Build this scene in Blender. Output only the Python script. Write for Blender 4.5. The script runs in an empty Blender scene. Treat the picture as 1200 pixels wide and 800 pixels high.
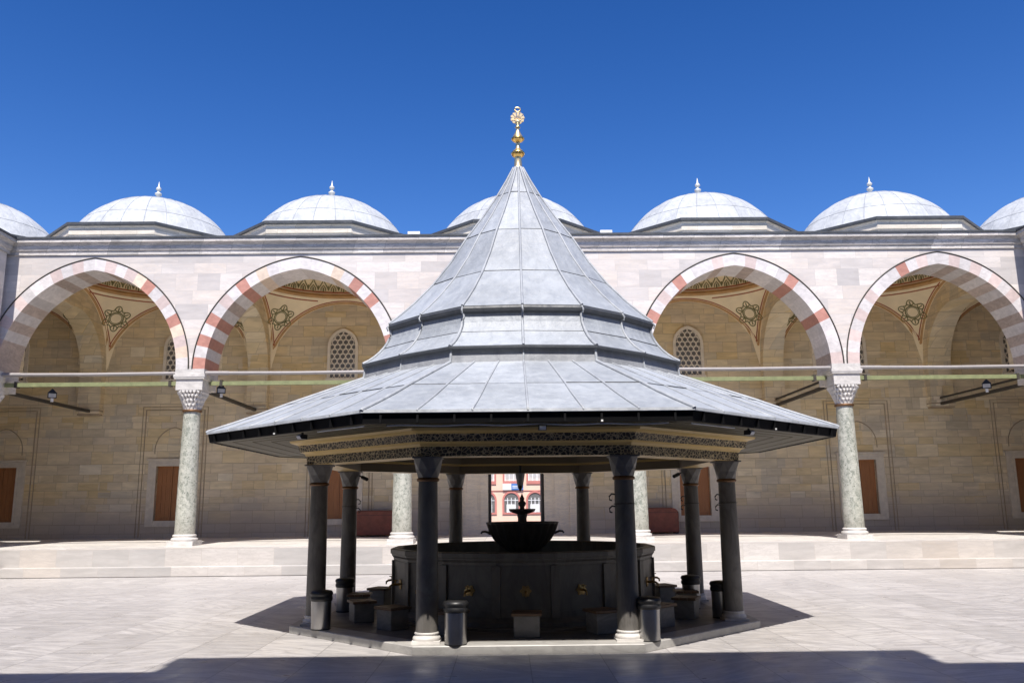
import bpy, bmesh, math, random
from mathutils import Vector, Matrix
R_ = random.Random(7)
PI = math.pi
sc = bpy.context.scene
COL = sc.collection
sin, cos, sqrt, rad = math.sin, math.cos, math.sqrt, math.radians

# ------------------------------------------------------------------ materials
MATS = {}
class NT:
    def __init__(s, name):
        m = bpy.data.materials.new(name); m.use_nodes = True
        s.m = m; s.n = m.node_tree.nodes; s.l = m.node_tree.links
        s.b = s.n['Principled BSDF']; MATS[name] = m
    def node(s, t, **kw):
        n = s.n.new(t)
        for k, v in kw.items():
            if hasattr(n, k): setattr(n, k, v)
        return n
    def ln(s, a, b): s.l.new(a, b)
    def val(s, sock, v):
        if hasattr(v, 'links') or hasattr(v, 'is_linked'): s.ln(v, sock)
        else: sock.default_value = v
    def math(s, op, a, b=0.0, c=None):
        n = s.node('ShaderNodeMath', operation=op); s.val(n.inputs[0], a); s.val(n.inputs[1], b)
        if c is not None: s.val(n.inputs[2], c)
        return n.outputs[0]
    def mix(s, f, a, b, mode='MIX'):
        n = s.node('ShaderNodeMix', data_type='RGBA', blend_type=mode)
        s.val(n.inputs[0], f)
        s.val(n.inputs[6], a if hasattr(a, 'is_linked') else (*a, 1) if len(a) == 3 else a)
        s.val(n.inputs[7], b if hasattr(b, 'is_linked') else (*b, 1) if len(b) == 3 else b)
        return n.outputs[2]
    def pos(s):
        return s.node('ShaderNodeNewGeometry').outputs['Position']
    def xyz(s, v):
        n = s.node('ShaderNodeSeparateXYZ'); s.ln(v, n.inputs[0]); return n.outputs
    def comb(s, x, y, z):
        n = s.node('ShaderNodeCombineXYZ')
        for i, v in enumerate((x, y, z)): s.val(n.inputs[i], v)
        return n.outputs[0]
    def scl(s, v, sx, sy, sz):
        n = s.node('ShaderNodeVectorMath', operation='MULTIPLY'); s.ln(v, n.inputs[0]); n.inputs[1].default_value = (sx, sy, sz)
        return n.outputs[0]
    def addv(s, a, b):
        n = s.node('ShaderNodeVectorMath', operation='ADD'); s.ln(a, n.inputs[0]); s.ln(b, n.inputs[1]); return n.outputs[0]
    def noise(s, v, scale, detail=4, rough=.55, dist=0):
        n = s.node('ShaderNodeTexNoise'); s.ln(v, n.inputs['Vector'])
        n.inputs['Scale'].default_value = scale; n.inputs['Detail'].default_value = detail
        n.inputs['Roughness'].default_value = rough; n.inputs['Distortion'].default_value = dist
        return n.outputs['Fac']
    def vor(s, v, scale, feature='F1', out='Distance'):
        n = s.node('ShaderNodeTexVoronoi', feature=feature); s.ln(v, n.inputs['Vector']); n.inputs['Scale'].default_value = scale
        return n.outputs[out]
    def ramp(s, f, stops, interp='LINEAR'):
        n = s.node('ShaderNodeValToRGB'); s.ln(f, n.inputs[0]); cr = n.color_ramp; cr.interpolation = interp
        while len(cr.elements) < len(stops): cr.elements.new(.5)
        for e, (p, c) in zip(cr.elements, stops):
            e.position = p; e.color = (*c, 1) if len(c) == 3 else c
        return n.outputs[0]
    def mapr(s, f, a, b, c=0, d=1):
        n = s.node('ShaderNodeMapRange'); s.ln(f, n.inputs[0])
        for i, v in enumerate((a, b, c, d)): n.inputs[i+1].default_value = v
        return n.outputs[0]
    def brick(s, v, w, h, mortar=.006, smooth=.1, off=.5):
        n = s.node('ShaderNodeTexBrick'); s.ln(v, n.inputs['Vector'])
        n.offset = off; n.squash = .68; n.squash_frequency = 3; n.offset_frequency = 2
        for k, x in (('Scale', 1), ('Mortar Size', mortar), ('Mortar Smooth', smooth), ('Bias', 0), ('Brick Width', w), ('Row Height', h)):
            n.inputs[k].default_value = x
        n.inputs['Color1'].default_value = (0, 0, 0, 1); n.inputs['Color2'].default_value = (1, 1, 1, 1); n.inputs['Mortar'].default_value = (.5, .5, .5, 1)
        return n.outputs['Color'], n.outputs['Fac']
    def bump(s, h, strength=.3, dist=.02):
        n = s.node('ShaderNodeBump'); s.ln(h, n.inputs['Height']); n.inputs['Strength'].default_value = strength; n.inputs['Distance'].default_value = dist
        s.ln(n.outputs[0], s.b.inputs['Normal'])
    def tint(s):
        n = s.node('ShaderNodeAttribute'); n.attribute_name = 'tint'; return n.outputs['Fac']
    def out(s, col=None, rough=.6, metal=0, spec=None):
        if col is not None: s.val(s.b.inputs['Base Color'], col if hasattr(col, 'is_linked') else (*col, 1))
        s.val(s.b.inputs['Roughness'], rough); s.val(s.b.inputs['Metallic'], metal)
        if spec is not None: s.b.inputs['Specular IOR Level'].default_value = spec
        return s.m
def gray(t, f):     # scalar -> multiply colour
    n = t.node('ShaderNodeCombineColor')
    for i in range(3): t.val(n.inputs[i], f)
    return n.outputs[0]
def ashlar(name, stops, bw, bh, mortar=.006, mcol=(.12, .1, .08), vein=.25, rough=.7, veincol=None, dirt=None, joint=.6, bump=.25, patch=None):
    t = NT(name); p = t.pos(); x, y, z = t.xyz(p)
    u = t.math('ADD', x, y)
    # uneven course heights: wobble z with coarse steps
    zz_ = t.math('ADD', z, t.math('MULTIPLY', t.math('SINE', t.math('MULTIPLY', z, 2.3)), .11))
    zz_ = t.math('ADD', zz_, t.math('MULTIPLY', t.math('SINE', t.math('MULTIPLY', z, 5.3)), .045))
    v = t.comb(u, zz_, 0.0)
    c, f = t.brick(v, bw, bh, mortar)
    col = t.ramp(c, stops)
    if patch:
        sn = t.node('ShaderNodeVectorMath', operation='SNAP'); t.ln(t.addv(v, t.scl(c, .6, .1, 0)), sn.inputs[0]); sn.inputs[1].default_value = (bw, bh, 1)
        pn = t.noise(sn.outputs[0], .55, 3, .7); pn2 = t.noise(t.addv(sn.outputs[0], t.comb(31.0, 17.0, 0.0)), .7, 3, .7)
        col = t.mix(t.math('MULTIPLY', t.mapr(pn, .55, .64), .75), col, patch[0])
        col = t.mix(t.math('MULTIPLY', t.mapr(pn2, .54, .62), .65), col, patch[1])
    nv = t.addv(t.scl(p, .6, .6, 3.2), t.scl(c, 9, 5, 7))
    n1 = t.noise(nv, 1.6, 6, .6, .6)
    col = t.mix(vein, col, gray(t, t.mapr(n1, .25, .75, .5, 1.5)), 'MULTIPLY')
    if veincol:
        vn = t.noise(nv, 2.6, 5, .55, 1.6)
        band = t.mapr(t.math('ABSOLUTE', t.math('SUBTRACT', vn, .5)), 0, .05, 1, 0)
        col = t.mix(t.math('MULTIPLY', band, .5), col, veincol)
    n2 = t.noise(p, .45, 5, .6)
    col = t.mix(.35, col, gray(t, t.mapr(n2, .3, .7, .75, 1.15)), 'MULTIPLY')
    if dirt:
        z0, z1, dc = dirt
        zz = t.math('ADD', z, t.math('MULTIPLY', t.noise(t.scl(p, .7, .7, .7), 1, 4), -1.1))
        stepf = t.mapr(zz, z0, z1, 1, 0)
        col = t.mix(t.math('MULTIPLY', stepf, .75), col, dc)
    col = t.mix(t.math('MULTIPLY', f, joint), col, mcol)
    fine = t.noise(p, 22, 4, .6)
    h = t.math('ADD', t.math('MULTIPLY', f, -1.0), t.math('MULTIPLY', fine, .35))
    t.bump(h, bump, .012)
    return t.out(col, rough)
facade_stone = ashlar('white_marble_ashlar', [(0, (.60, .54, .50)), (.25, (.69, .63, .585)), (.5, (.50, .465, .445)), (.75, (.66, .585, .525)), (1, (.73, .675, .63))],
                      1.15, .46, .004, (.42, .38, .36), .30, .55, (.52, .50, .50), None, .5, .1)
wall_stone = ashlar('tan_ashlar', [(0, (.71, .59, .385)), (.2, (.67, .565, .395)), (.38, (.75, .64, .44)), (.55, (.66, .56, .41)), (.72, (.70, .585, .39)), (.9, (.69, .555, .32)), (1, (.80, .72, .56))],
                    .95, .37, .006, (.22, .175, .13), .42, .8, None, (1.0, 2.3, (.42, .365, .31)), .65, .5, ((.68, .52, .26), (.52, .475, .385)))
portal_stone = ashlar('grey_portal_marble', [(0, (.84, .73, .55)), (.5, (.87, .76, .59)), (1, (.80, .70, .53))], 1.4, .9, .005, (.4, .36, .3), .25, .5, (.6, .55, .48), None, .5, .15)
step_stone = ashlar('step_marble', [(0, (.47, .44, .41)), (.3, (.41, .395, .38)), (.55, (.52, .49, .46)), (.75, (.46, .415, .37)), (1, (.55, .525, .50))], 1.7, .9, .006, (.4, .35, .3), .3, .45, (.42, .39, .37), None, .5, .12)
low_bounce_stone = ashlar('low_bounce_grey_marble', [(0, (.24, .225, .20)), (.5, (.30, .28, .25)), (1, (.20, .19, .175))], 1.15, .46, .005, (.12, .11, .1), .35, .7, None, None, .5, .2)  # unseen near arcade darkened so it bounces less light into the foreground

def plain(name, col, rough=.6, metal=0, var=.2, sc_=3, spec=None, bump=0, tint=False):
    t = NT(name); p = t.pos(); n = t.noise(p, sc_, 5, .6)
    c = t.mix(1, col, gray(t, t.mapr(n, .25, .75, 1-var, 1+var)), 'MULTIPLY')
    if tint: c = t.mix(1, c, gray(t, t.tint()), 'MULTIPLY')
    if bump: t.bump(n, bump, .02)
    return t.out(c, rough, metal, spec)

def marble(name, base, vein, rough=.5, tint=True, st=(1, 1, 2.5), amt=.6, sc_=1.8):
    t = NT(name); p = t.pos(); v = t.scl(p, *st)
    if tint: v = t.addv(v, t.comb(t.math('MULTIPLY', t.tint(), 37.0), t.math('MULTIPLY', t.tint(), 11.0), 0.0))
    n = t.noise(v, sc_, 6, .6, 1.0)
    band = t.mapr(t.math('ABSOLUTE', t.math('SUBTRACT', n, .5)), 0, .09, 1, 0)
    c = t.mix(t.math('MULTIPLY', band, amt), base, vein)
    c = t.mix(.5, c, gray(t, t.mapr(t.noise(p, 5, 5), .3, .7, .8, 1.15)), 'MULTIPLY')
    if tint: c = t.mix(.6, c, gray(t, t.tint()), 'MULTIPLY')
    t.bump(t.noise(p, 18, 4), .08, .01)
    return t.out(c, rough)
v_white = marble('voussoir_white', (.68, .64, .625), (.54, .51, .50))
v_pink = marble('voussoir_pale_pink', (.64, .52, .485), (.56, .45, .42))
v_red = marble('voussoir_salmon_red', (.50, .245, .19), (.42, .19, .15))
v_tan = marble('voussoir_tan', (.72, .58, .46), (.6, .48, .38))
v_gray = marble('voussoir_grey_brown', (.50, .41, .36), (.33, .27, .24))
marble_white = marble('carved_white_marble', (.60, .575, .545), (.45, .43, .41), .5)
marble_grey = marble('grey_marble', (.17, .162, .15), (.11, .104, .096), .4, True, (1, 1, .6), .6)  # capital colour darkened to carry the shade under the roof
marble_pav = marble('pavilion_column_marble', (.14, .13, .118), (.085, .078, .07), .5, False, (1.3, 1.3, .5), .7)  # pavilion shade painted into the shafts by a darkened base colour
marble_basin = marble('shade_toned_basin_marble', (.125, .116, .104), (.075, .069, .062), .45, False, (1, 1, .5), .6)  # colour lowered to stand in for the deep shade around the basin
sunlit_edge_marble = marble('sunlit_edge_marble', (.40, .385, .36), (.29, .28, .26), .45)  # paler than the podium so its added edge ring looks sunlit
frame_marble = marble('frame_marble', (.64, .575, .47), (.52, .46, .38), .6, False, (1, 1, .8), .3, .8)

# speckled verd column shaft
t = NT('speckled_green_marble'); p = t.pos()
big = t.noise(t.scl(p, 1, 1, .7), 3.5, 5, .65)
c = t.mix(t.mapr(big, .35, .65), (.50, .50, .44), (.40, .405, .35))
blot = t.mapr(t.noise(t.scl(p, 1, 1, .75), 9, 5, .7), .52, .60)
c = t.mix(t.math('MULTIPLY', blot, .8), c, (.20, .22, .185))
sp = t.mapr(t.vor(t.scl(p, 1, 1, .7), 13), .14, .26, 1, 0)
c = t.mix(t.math('MULTIPLY', sp, t.mapr(big, .35, .55)), c, (.10, .115, .09))
wh = t.mapr(t.noise(p, 16, 3), .62, .68)
c = t.mix(t.math('MULTIPLY', wh, .6), c, (.62, .62, .56))
vn = t.noise(t.addv(p, t.scl(p, .0, .0, .6)), 1.3, 6, .62, 2.2)
vb = t.mapr(t.math('ABSOLUTE', t.math('SUBTRACT', vn, .5)), 0, .045, 1, 0)
c = t.mix(t.math('MULTIPLY', vb, .55), c, (.22, .235, .20))
cz = t.xyz(p)[2]; grime = t.mapr(t.math('ADD', cz, t.math('MULTIPLY', t.noise(p, 3, 4), -.9)), .75, 1.5, 1, 0)
c = t.mix(t.math('MULTIPLY', grime, .45), c, (.22, .20, .17))
speckle = t.out(c, .4)

# lead sheet
def lead(name, base, rough, spots=.5):
    t = NT(name); p = t.pos(); x, y, z = t.xyz(p)
    n1 = t.noise(p, 1.1, 6, .62); n2 = t.noise(t.scl(p, 4, 4, .5), 1.6, 5, .6, .3); n3 = t.noise(p, 26, 4, .65)
    c = t.mix(1, base, gray(t, t.mapr(n1, .25, .75, .80, 1.18)), 'MULTIPLY')
    c = t.mix(t.math('MULTIPLY', t.mapr(n2, .52, .66), .38), c, (base[0]*.62, base[1]*.64, base[2]*.68))
    c = t.mix(t.math('MULTIPLY', t.mapr(n2, .47, .34), .45), c, (base[0]*1.28, base[1]*1.27, base[2]*1.24))
    c = t.mix(t.math('MULTIPLY', t.mapr(n3, .62, .70), spots), c, (base[0]*.5, base[1]*.5, base[2]*.52))
    c = t.mix(1, c, gray(t, t.tint()), 'MULTIPLY')
    bn = t.math('ADD', t.noise(p, 2.6, 3), t.math('MULTIPLY', n3, .10))
    t.bump(bn, .6, .07)
    return t.out(c, rough, .0, .4)
lead_roof = lead('weathered_lead', (.31, .334, .366), .52)
lead_dome = lead('pale_lead', (.41, .425, .44), .6, .3)
lead_dark = lead('dark_lead', (.062, .067, .075), .5, .3)
lead_band = lead('stained_lead', (.26, .27, .29), .6, .8)
lead_seam = lead('lead_seam', (.33, .35, .38), .5, .2)

# courtyard marble slabs
def paving(name, sw, sl, light, rough):
    t = NT(name); p = t.pos(); x, y, z = t.xyz(p)
    v = t.comb(y, x, 0.0)
    c, f = t.brick(v, sl, sw, .007, .1, .37)
    r = t.xyz(c)[0]
    ang = t.math('MULTIPLY', t.math('SUBTRACT', r, .5), 1.5)
    rot = t.node('ShaderNodeVectorRotate', rotation_type='Z_AXIS'); t.ln(p, rot.inputs['Vector']); t.ln(ang, rot.inputs['Angle'])
    nv = t.addv(t.scl(rot.outputs[0], .35, 2.4, 1), t.scl(c, 17, 9, 0))
    n = t.noise(nv, 1.5, 7, .62, .9)
    band = t.mapr(t.math('ABSOLUTE', t.math('SUBTRACT', n, .5)), 0, .07, 1, 0)
    streak = t.mapr(t.noise(nv, 4.2, 4, .6, .4), .45, .7)
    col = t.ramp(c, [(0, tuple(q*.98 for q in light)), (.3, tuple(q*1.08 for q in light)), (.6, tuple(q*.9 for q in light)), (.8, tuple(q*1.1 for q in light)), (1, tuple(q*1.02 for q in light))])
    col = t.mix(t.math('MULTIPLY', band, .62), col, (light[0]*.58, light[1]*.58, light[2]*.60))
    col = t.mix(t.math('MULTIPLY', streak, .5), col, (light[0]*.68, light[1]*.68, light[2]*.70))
    st = t.noise(p, .35, 5, .6)
    col = t.mix(.5, col, gray(t, t.mapr(st, .3, .7, .90, 1.06)), 'MULTIPLY')
    blot = t.mapr(t.noise(p, 3.3, 5, .7), .60, .72)
    col = t.mix(t.math('MULTIPLY', blot, .16), col, (.30, .26, .22))
    col = t.mix(t.math('MULTIPLY', f, .6), col, (.12, .11, .10))
    h = t.math('ADD', t.math('MULTIPLY', f, -1), t.math('MULTIPLY', t.noise(p, 3, 3), .35))
    t.bump(h, .12, .01)
    rr = t.mapr(t.noise(p, 2.5, 4), .3, .7, rough-.07, rough+.14)
    return t.out(col, rr)
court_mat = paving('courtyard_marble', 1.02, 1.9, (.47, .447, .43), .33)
podium_mat = paving('podium_marble', .9, 1.2, (.145, .135, .123), .45)  # light stone darkened; the roof's shade is part of this colour
floor_mat = paving('portico_marble', 1.1, 1.5, (.64, .605, .56), .42)
t = NT('asphalt'); p = t.pos(); n = t.noise(p, 30, 4); asphalt = t.out(t.mix(n, (.10, .095, .09), (.16, .15, .145)), .9)

# carved frieze: gilt arabesque on dark ground
def frieze(name, gold, dark, scl=15):
    t = NT(name); p = t.pos(); x, y, z = t.xyz(p)
    w = t.noise(p, 7, 2)
    v = t.addv(p, t.scl(gray(t, w), .10, .10, .06))
    d = t.vor(t.scl(v, 1, 1, 1.15), scl, 'DISTANCE_TO_EDGE'); d2 = t.vor(v, scl*2.3)
    m = t.math('MAXIMUM', t.mapr(d, .05, .10, 1, 0), t.mapr(d2, .12, .2, 1, 0))
    col = t.mix(m, dark, gold)
    t.bump(m, .8, .012)
    return t.out(col, .55)
frieze_gilt = frieze('gilt_carved_frieze', (.50, .40, .23), (.055, .043, .025))
t = NT('gold_moulding'); p = t.pos(); gold_mould = t.out(t.mix(t.noise(p, 6, 4), (.52, .35, .10), (.68, .48, .18)), .45)
def boards(name, c0, c1, axisw):
    t = NT(name); p = t.pos(); x, y, z = t.xyz(p)
    n = t.noise(t.scl(p, 1, 1, 1), 4, 5, .65)
    col = t.mix(n, c0, c1)
    return t.out(col, .6)
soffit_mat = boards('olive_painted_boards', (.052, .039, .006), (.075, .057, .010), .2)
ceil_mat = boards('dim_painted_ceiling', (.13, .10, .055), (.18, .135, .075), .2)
t = NT('brown_shutter_wood'); p = t.pos(); n = t.noise(t.scl(p, 9, 9, .6), 3, 6, .65, .8)
shutter = t.out(t.mix(n, (.20, .072, .024), (.46, .20, .07)), .5)
t = NT('stool_wood'); p = t.pos(); n = t.noise(t.scl(p, 2, 12, 3), 3, 5)
stool_wood = t.out(t.mix(n, (.085, .05, .028), (.17, .10, .055)), .5)
chest_mat = plain('red_brown_panel', (.20, .052, .028), .5, 0, .3, 4)
plaster = plain('cream_plaster', (.88, .76, .53), .8, 0, .10, 1.2)
red_line = plain('painted_red_line', (.36, .12, .055), .8)
ochre_line = plain('painted_ochre_line', (.50, .30, .13), .8)
olive_paint = plain('painted_olive', (.20, .19, .085), .8)
cream_light = plain('painted_cream', (.66, .58, .42), .8)
iron = plain('dark_iron', (.05, .044, .036), .6, .1)
black_mat = plain('black_plastic', (.012, .012, .013), .45)
fascia_mat = plain('black_fascia', (.006, .006, .007), .8, 0, .2, 3, .15)
steel = plain('brushed_steel', (.33, .325, .32), .3, 1, .12, 6)
pipe_mat = plain('white_conduit', (.29, .27, .262), .5, 0, .12, 4)
green_mat = plain('green_painted_tie', (.21, .23, .115), .6, 0, .25, 5)
brass = plain('brass', (.38, .26, .11), .4, 1, .2, 8)
gilt = plain('gilded_copper', (.95, .62, .20), .30, 1, .1, 4)
gilt_pale = plain('polished_finial', (.93, .70, .36), .32, .85, .1, 4)
fin_white = plain('pale_finial', (.62, .62, .60), .45, .2)
white_paint = plain('white_paint', (.75, .75, .74), .5)
dark_stone = plain('dark_fountain_stone', (.07, .06, .055), .45, 0, .3, 5)
lamp_glass = plain('lamp_glass', (.5, .5, .5), .15)
lattice_mat = plain('plaster_lattice', (.74, .68, .58), .8, 0, .12, 3)
glass_dark = plain('dark_window_glass', (.16, .155, .15), .25)
pink_wall = plain('pink_render', (.82, .55, .42), .85, 0, .1, .8)
pink_trim = plain('dull_red_trim', (.52, .19, .16), .8, 0, .1, 1)
blue_paint = plain('blue_sign_paint', (.08, .20, .48), .5)
t = NT('still_water'); water_mat = t.out((.03, .035, .035), .05)

# ------------------------------------------------------------------ mesh builder
class MB:
    def __init__(s): s.v = []; s.f = []; s.m = []; s.t = []; s.sm = []
    def add(s, vs, fs, mat=0, tint=1.0, smooth=False):
        o = len(s.v); s.v += [tuple(q) for q in vs]
        for f in fs:
            s.f.append([i+o for i in f]); s.m.append(mat); s.t.append(tint); s.sm.append(smooth)
        return s
    def box(s, x0, x1, y0, y1, z0, z1, mat=0, tint=1.0):
        v = [(x0,y0,z0),(x1,y0,z0),(x1,y1,z0),(x0,y1,z0),(x0,y0,z1),(x1,y0,z1),(x1,y1,z1),(x0,y1,z1)]
        return s.add(v, [(0,3,2,1),(4,5,6,7),(0,1,5,4),(1,2,6,5),(2,3,7,6),(3,0,4,7)], mat, tint)
    def prism(s, poly, z0, z1, mat=0, tint=1.0, smooth=False):
        n = len(poly); v = [(x,y,z0) for x,y in poly]+[(x,y,z1) for x,y in poly]
        s.add(v, [tuple(range(n-1,-1,-1)), tuple(range(n,2*n))], mat, tint)
        return s.add(v, [(i,(i+1)%n,n+(i+1)%n,n+i) for i in range(n)], mat, tint, smooth)
    def lathe(s, prof, n=24, c=(0,0), ph=0.0, mat=0, tint=1.0, smooth=True, mod=None, cap=True):
        v = []
        for r, z in prof:
            for i in range(n):
                a = ph+2*PI*i/n; rr = r*(mod(a, z) if mod else 1)
                v.append((c[0]+rr*sin(a), c[1]-rr*cos(a), z))
        f = []
        for j in range(len(prof)-1):
            for i in range(n):
                k = (i+1) % n
                f.append((j*n+i, j*n+k, (j+1)*n+k, (j+1)*n+i))
        s.add(v, f, mat, tint, smooth)
        if cap:
            s.add(v[:n], [tuple(range(n-1,-1,-1))], mat, tint); s.add(v[-n:], [tuple(range(n))], mat, tint)
        return s
    def tube(s, pts, r, n=6, mat=0, tint=1.0, closed=False, smooth=True):
        P = [Vector(p) for p in pts]; m = len(P); v = []
        rs = r if isinstance(r, (list, tuple)) else [r]*m
        for i, p in enumerate(P):
            a = P[(i-1) % m] if (closed or i > 0) else p
            b = P[(i+1) % m] if (closed or i < m-1) else p
            d = (b-a); d = d.normalized() if d.length > 1e-9 else Vector((0,0,1))
            up = Vector((0,0,1)) if abs(d.z) < .95 else Vector((1,0,0))
            x = d.cross(up).normalized(); y = x.cross(d)
            for k in range(n):
                an = 2*PI*k/n; v.append(p+x*(rs[i]*cos(an))+y*(rs[i]*sin(an)))
        f = []
        for i in range(m if closed else m-1):
            j = (i+1) % m
            for k in range(n):
                l = (k+1) % n; f.append((i*n+k, i*n+l, j*n+l, j*n+k))
        s.add(v, f, mat, tint, smooth)
        if not closed: s.add(v[:n], [tuple(range(n-1,-1,-1))], mat, tint); s.add(v[-n:], [tuple(range(n))], mat, tint)
        return s
    def ribbon(s, pts, nrm, w, lift=.02, mat=0, closed=False):
        P = [Vector(p) for p in pts]; m = len(P); v = []
        for i, p in enumerate(P):
            a = P[(i-1) % m] if (closed or i > 0) else p
            b = P[(i+1) % m] if (closed or i < m-1) else p
            d = b-a; d = d.normalized() if d.length > 1e-9 else Vector((1,0,0))
            N = nrm[i]; sd = d.cross(N).normalized()*w*.5
            q = p+N*lift; v += [q-sd, q+sd, q+sd-N*lift*1.5, q-sd-N*lift*1.5]
        f = []
        for i in range(m if closed else m-1):
            j = (i+1) % m
            for k in range(4):
                l = (k+1) % 4; f.append((i*4+k, i*4+l, j*4+l, j*4+k))
        if not closed: f += [(0,1,2,3), tuple(4*(m-1)+q for q in (3,2,1,0))]
        return s.add(v, f, mat)
    def xf(s, M):
        s.v = [tuple(M @ Vector(p)) for p in s.v]; return s
    def build(s, name, mats, parent=None, loc=(0,0,0), rz=0, recalc=True, bevel=0):
        me = bpy.data.meshes.new(name); me.from_pydata(s.v, [], s.f)
        if not isinstance(mats, (list, tuple)): mats = [mats]
        for m in mats: me.materials.append(m)
        me.polygons.foreach_set('material_index', s.m); me.polygons.foreach_set('use_smooth', s.sm)
        at = me.attributes.new('tint', 'FLOAT', 'FACE'); at.data.foreach_set('value', s.t)
        if recalc:
            b = bmesh.new(); b.from_mesh(me); bmesh.ops.recalc_face_normals(b, faces=b.faces[:]); b.to_mesh(me); b.free()
        me.update()
        o = bpy.data.objects.new(name, me); COL.objects.link(o)
        if parent is not None: o.parent = parent
        o.location = loc; o.rotation_euler = (0,0,rz)
        if bevel:
            md = o.modifiers.new('Bevel', 'BEVEL'); md.width = bevel; md.segments = 2; md.limit_method = 'ANGLE'
        return o
def tag(o, label, cat, group=None):
    o['label'] = label; o['category'] = cat
    if group: o['group'] = group
    return o
def thing(name, label, cat, loc=(0,0,0), rz=0, group=None):
    o = bpy.data.objects.new(name, None); COL.objects.link(o); o.location = loc; o.rotation_euler = (0,0,rz)
    o.empty_display_size = .2
    return tag(o, label, cat, group)
def copy_tree(o, parent=None, loc=None, rz=None, label=None):
    c = o.copy(); COL.objects.link(c); c.parent = parent
    if loc is not None: c.location = loc
    if rz is not None: c.rotation_euler = (0,0,rz)
    if label: c['label'] = label
    for ch in list(o.children): copy_tree(ch, c)
    return c
def structure(o): o['kind'] = 'structure'; return o

def arch_pts(a, h, n, t=0.0):
    """pointed arch, half-span a, rise h, offset t outward; left spring -> apex -> right spring"""
    c = (h*h-a*a)/(2*a); r = a+c+t; am = math.acos(max(-1, min(1, c/r)))
    right = [(-c+r*cos(am*(1-i/n)), r*sin(am*(1-i/n))) for i in range(n+1)]   # apex -> right spring
    left = [(-x, z) for x, z in reversed(right)]
    return left[:-1]+right

def grid_wall(mb, x0, x1, z0, z1, y0, y1, holes, mat=0):
    xs = sorted({x0, x1, *[h[0] for h in holes], *[h[1] for h in holes]}); zs = sorted({z0, z1, *[h[2] for h in holes], *[h[3] for h in holes]})
    def solid(i, j):
        if i < 0 or j < 0 or i >= len(xs)-1 or j >= len(zs)-1: return False
        cx, cz = (xs[i]+xs[i+1])/2, (zs[j]+zs[j+1])/2
        return not any(h[0] < cx < h[1] and h[2] < cz < h[3] for h in holes)
    for i in range(len(xs)-1):
        for j in range(len(zs)-1):
            if not solid(i, j): continue
            a, b, c, d = xs[i], xs[i+1], zs[j], zs[j+1]
            mb.add([(a,y0,c),(b,y0,c),(b,y0,d),(a,y0,d)], [(0,1,2,3)], mat)
            mb.add([(a,y1,c),(b,y1,c),(b,y1,d),(a,y1,d)], [(3,2,1,0)], mat)
            if not solid(i-1, j): mb.add([(a,y0,c),(a,y1,c),(a,y1,d),(a,y0,d)], [(3,2,1,0)], mat)
            if not solid(i+1, j): mb.add([(b,y0,c),(b,y1,c),(b,y1,d),(b,y0,d)], [(0,1,2,3)], mat)
            if not solid(i, j-1): mb.add([(a,y0,c),(b,y0,c),(b,y1,c),(a,y1,c)], [(3,2,1,0)], mat)
            if not solid(i, j+1): mb.add([(a,y0,d),(b,y0,d),(b,y1,d),(a,y1,d)], [(0,1,2,3)], mat)

# ------------------------------------------------------------------ ground
b = MB(); b.add([(-900,-900,-.02),(900,-900,-.02),(900,900,-.02),(-900,900,-.02)], [(0,1,2,3)])
structure(b.build('ground', asphalt, recalc=False))
b = MB(); b.add([(-18.6,3,0),(18.9,3,0),(18.9,28.2,0),(-18.6,28.2,0)], [(0,1,2,3)])
structure(b.build('courtyard_paving', court_mat, recalc=False))

# ------------------------------------------------------------------ portico pieces (local frame: x along, facade faces -y, column axis y=0)
FL = .87            # floor level
SPR, CROWN, CORN0, CORN1 = 6.85, 10.42, 10.97, 11.46
FY0, FY1, BW = -.44, .95, 7.8
VM = [v_white, v_pink, v_red, v_tan, v_gray, iron]

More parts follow.
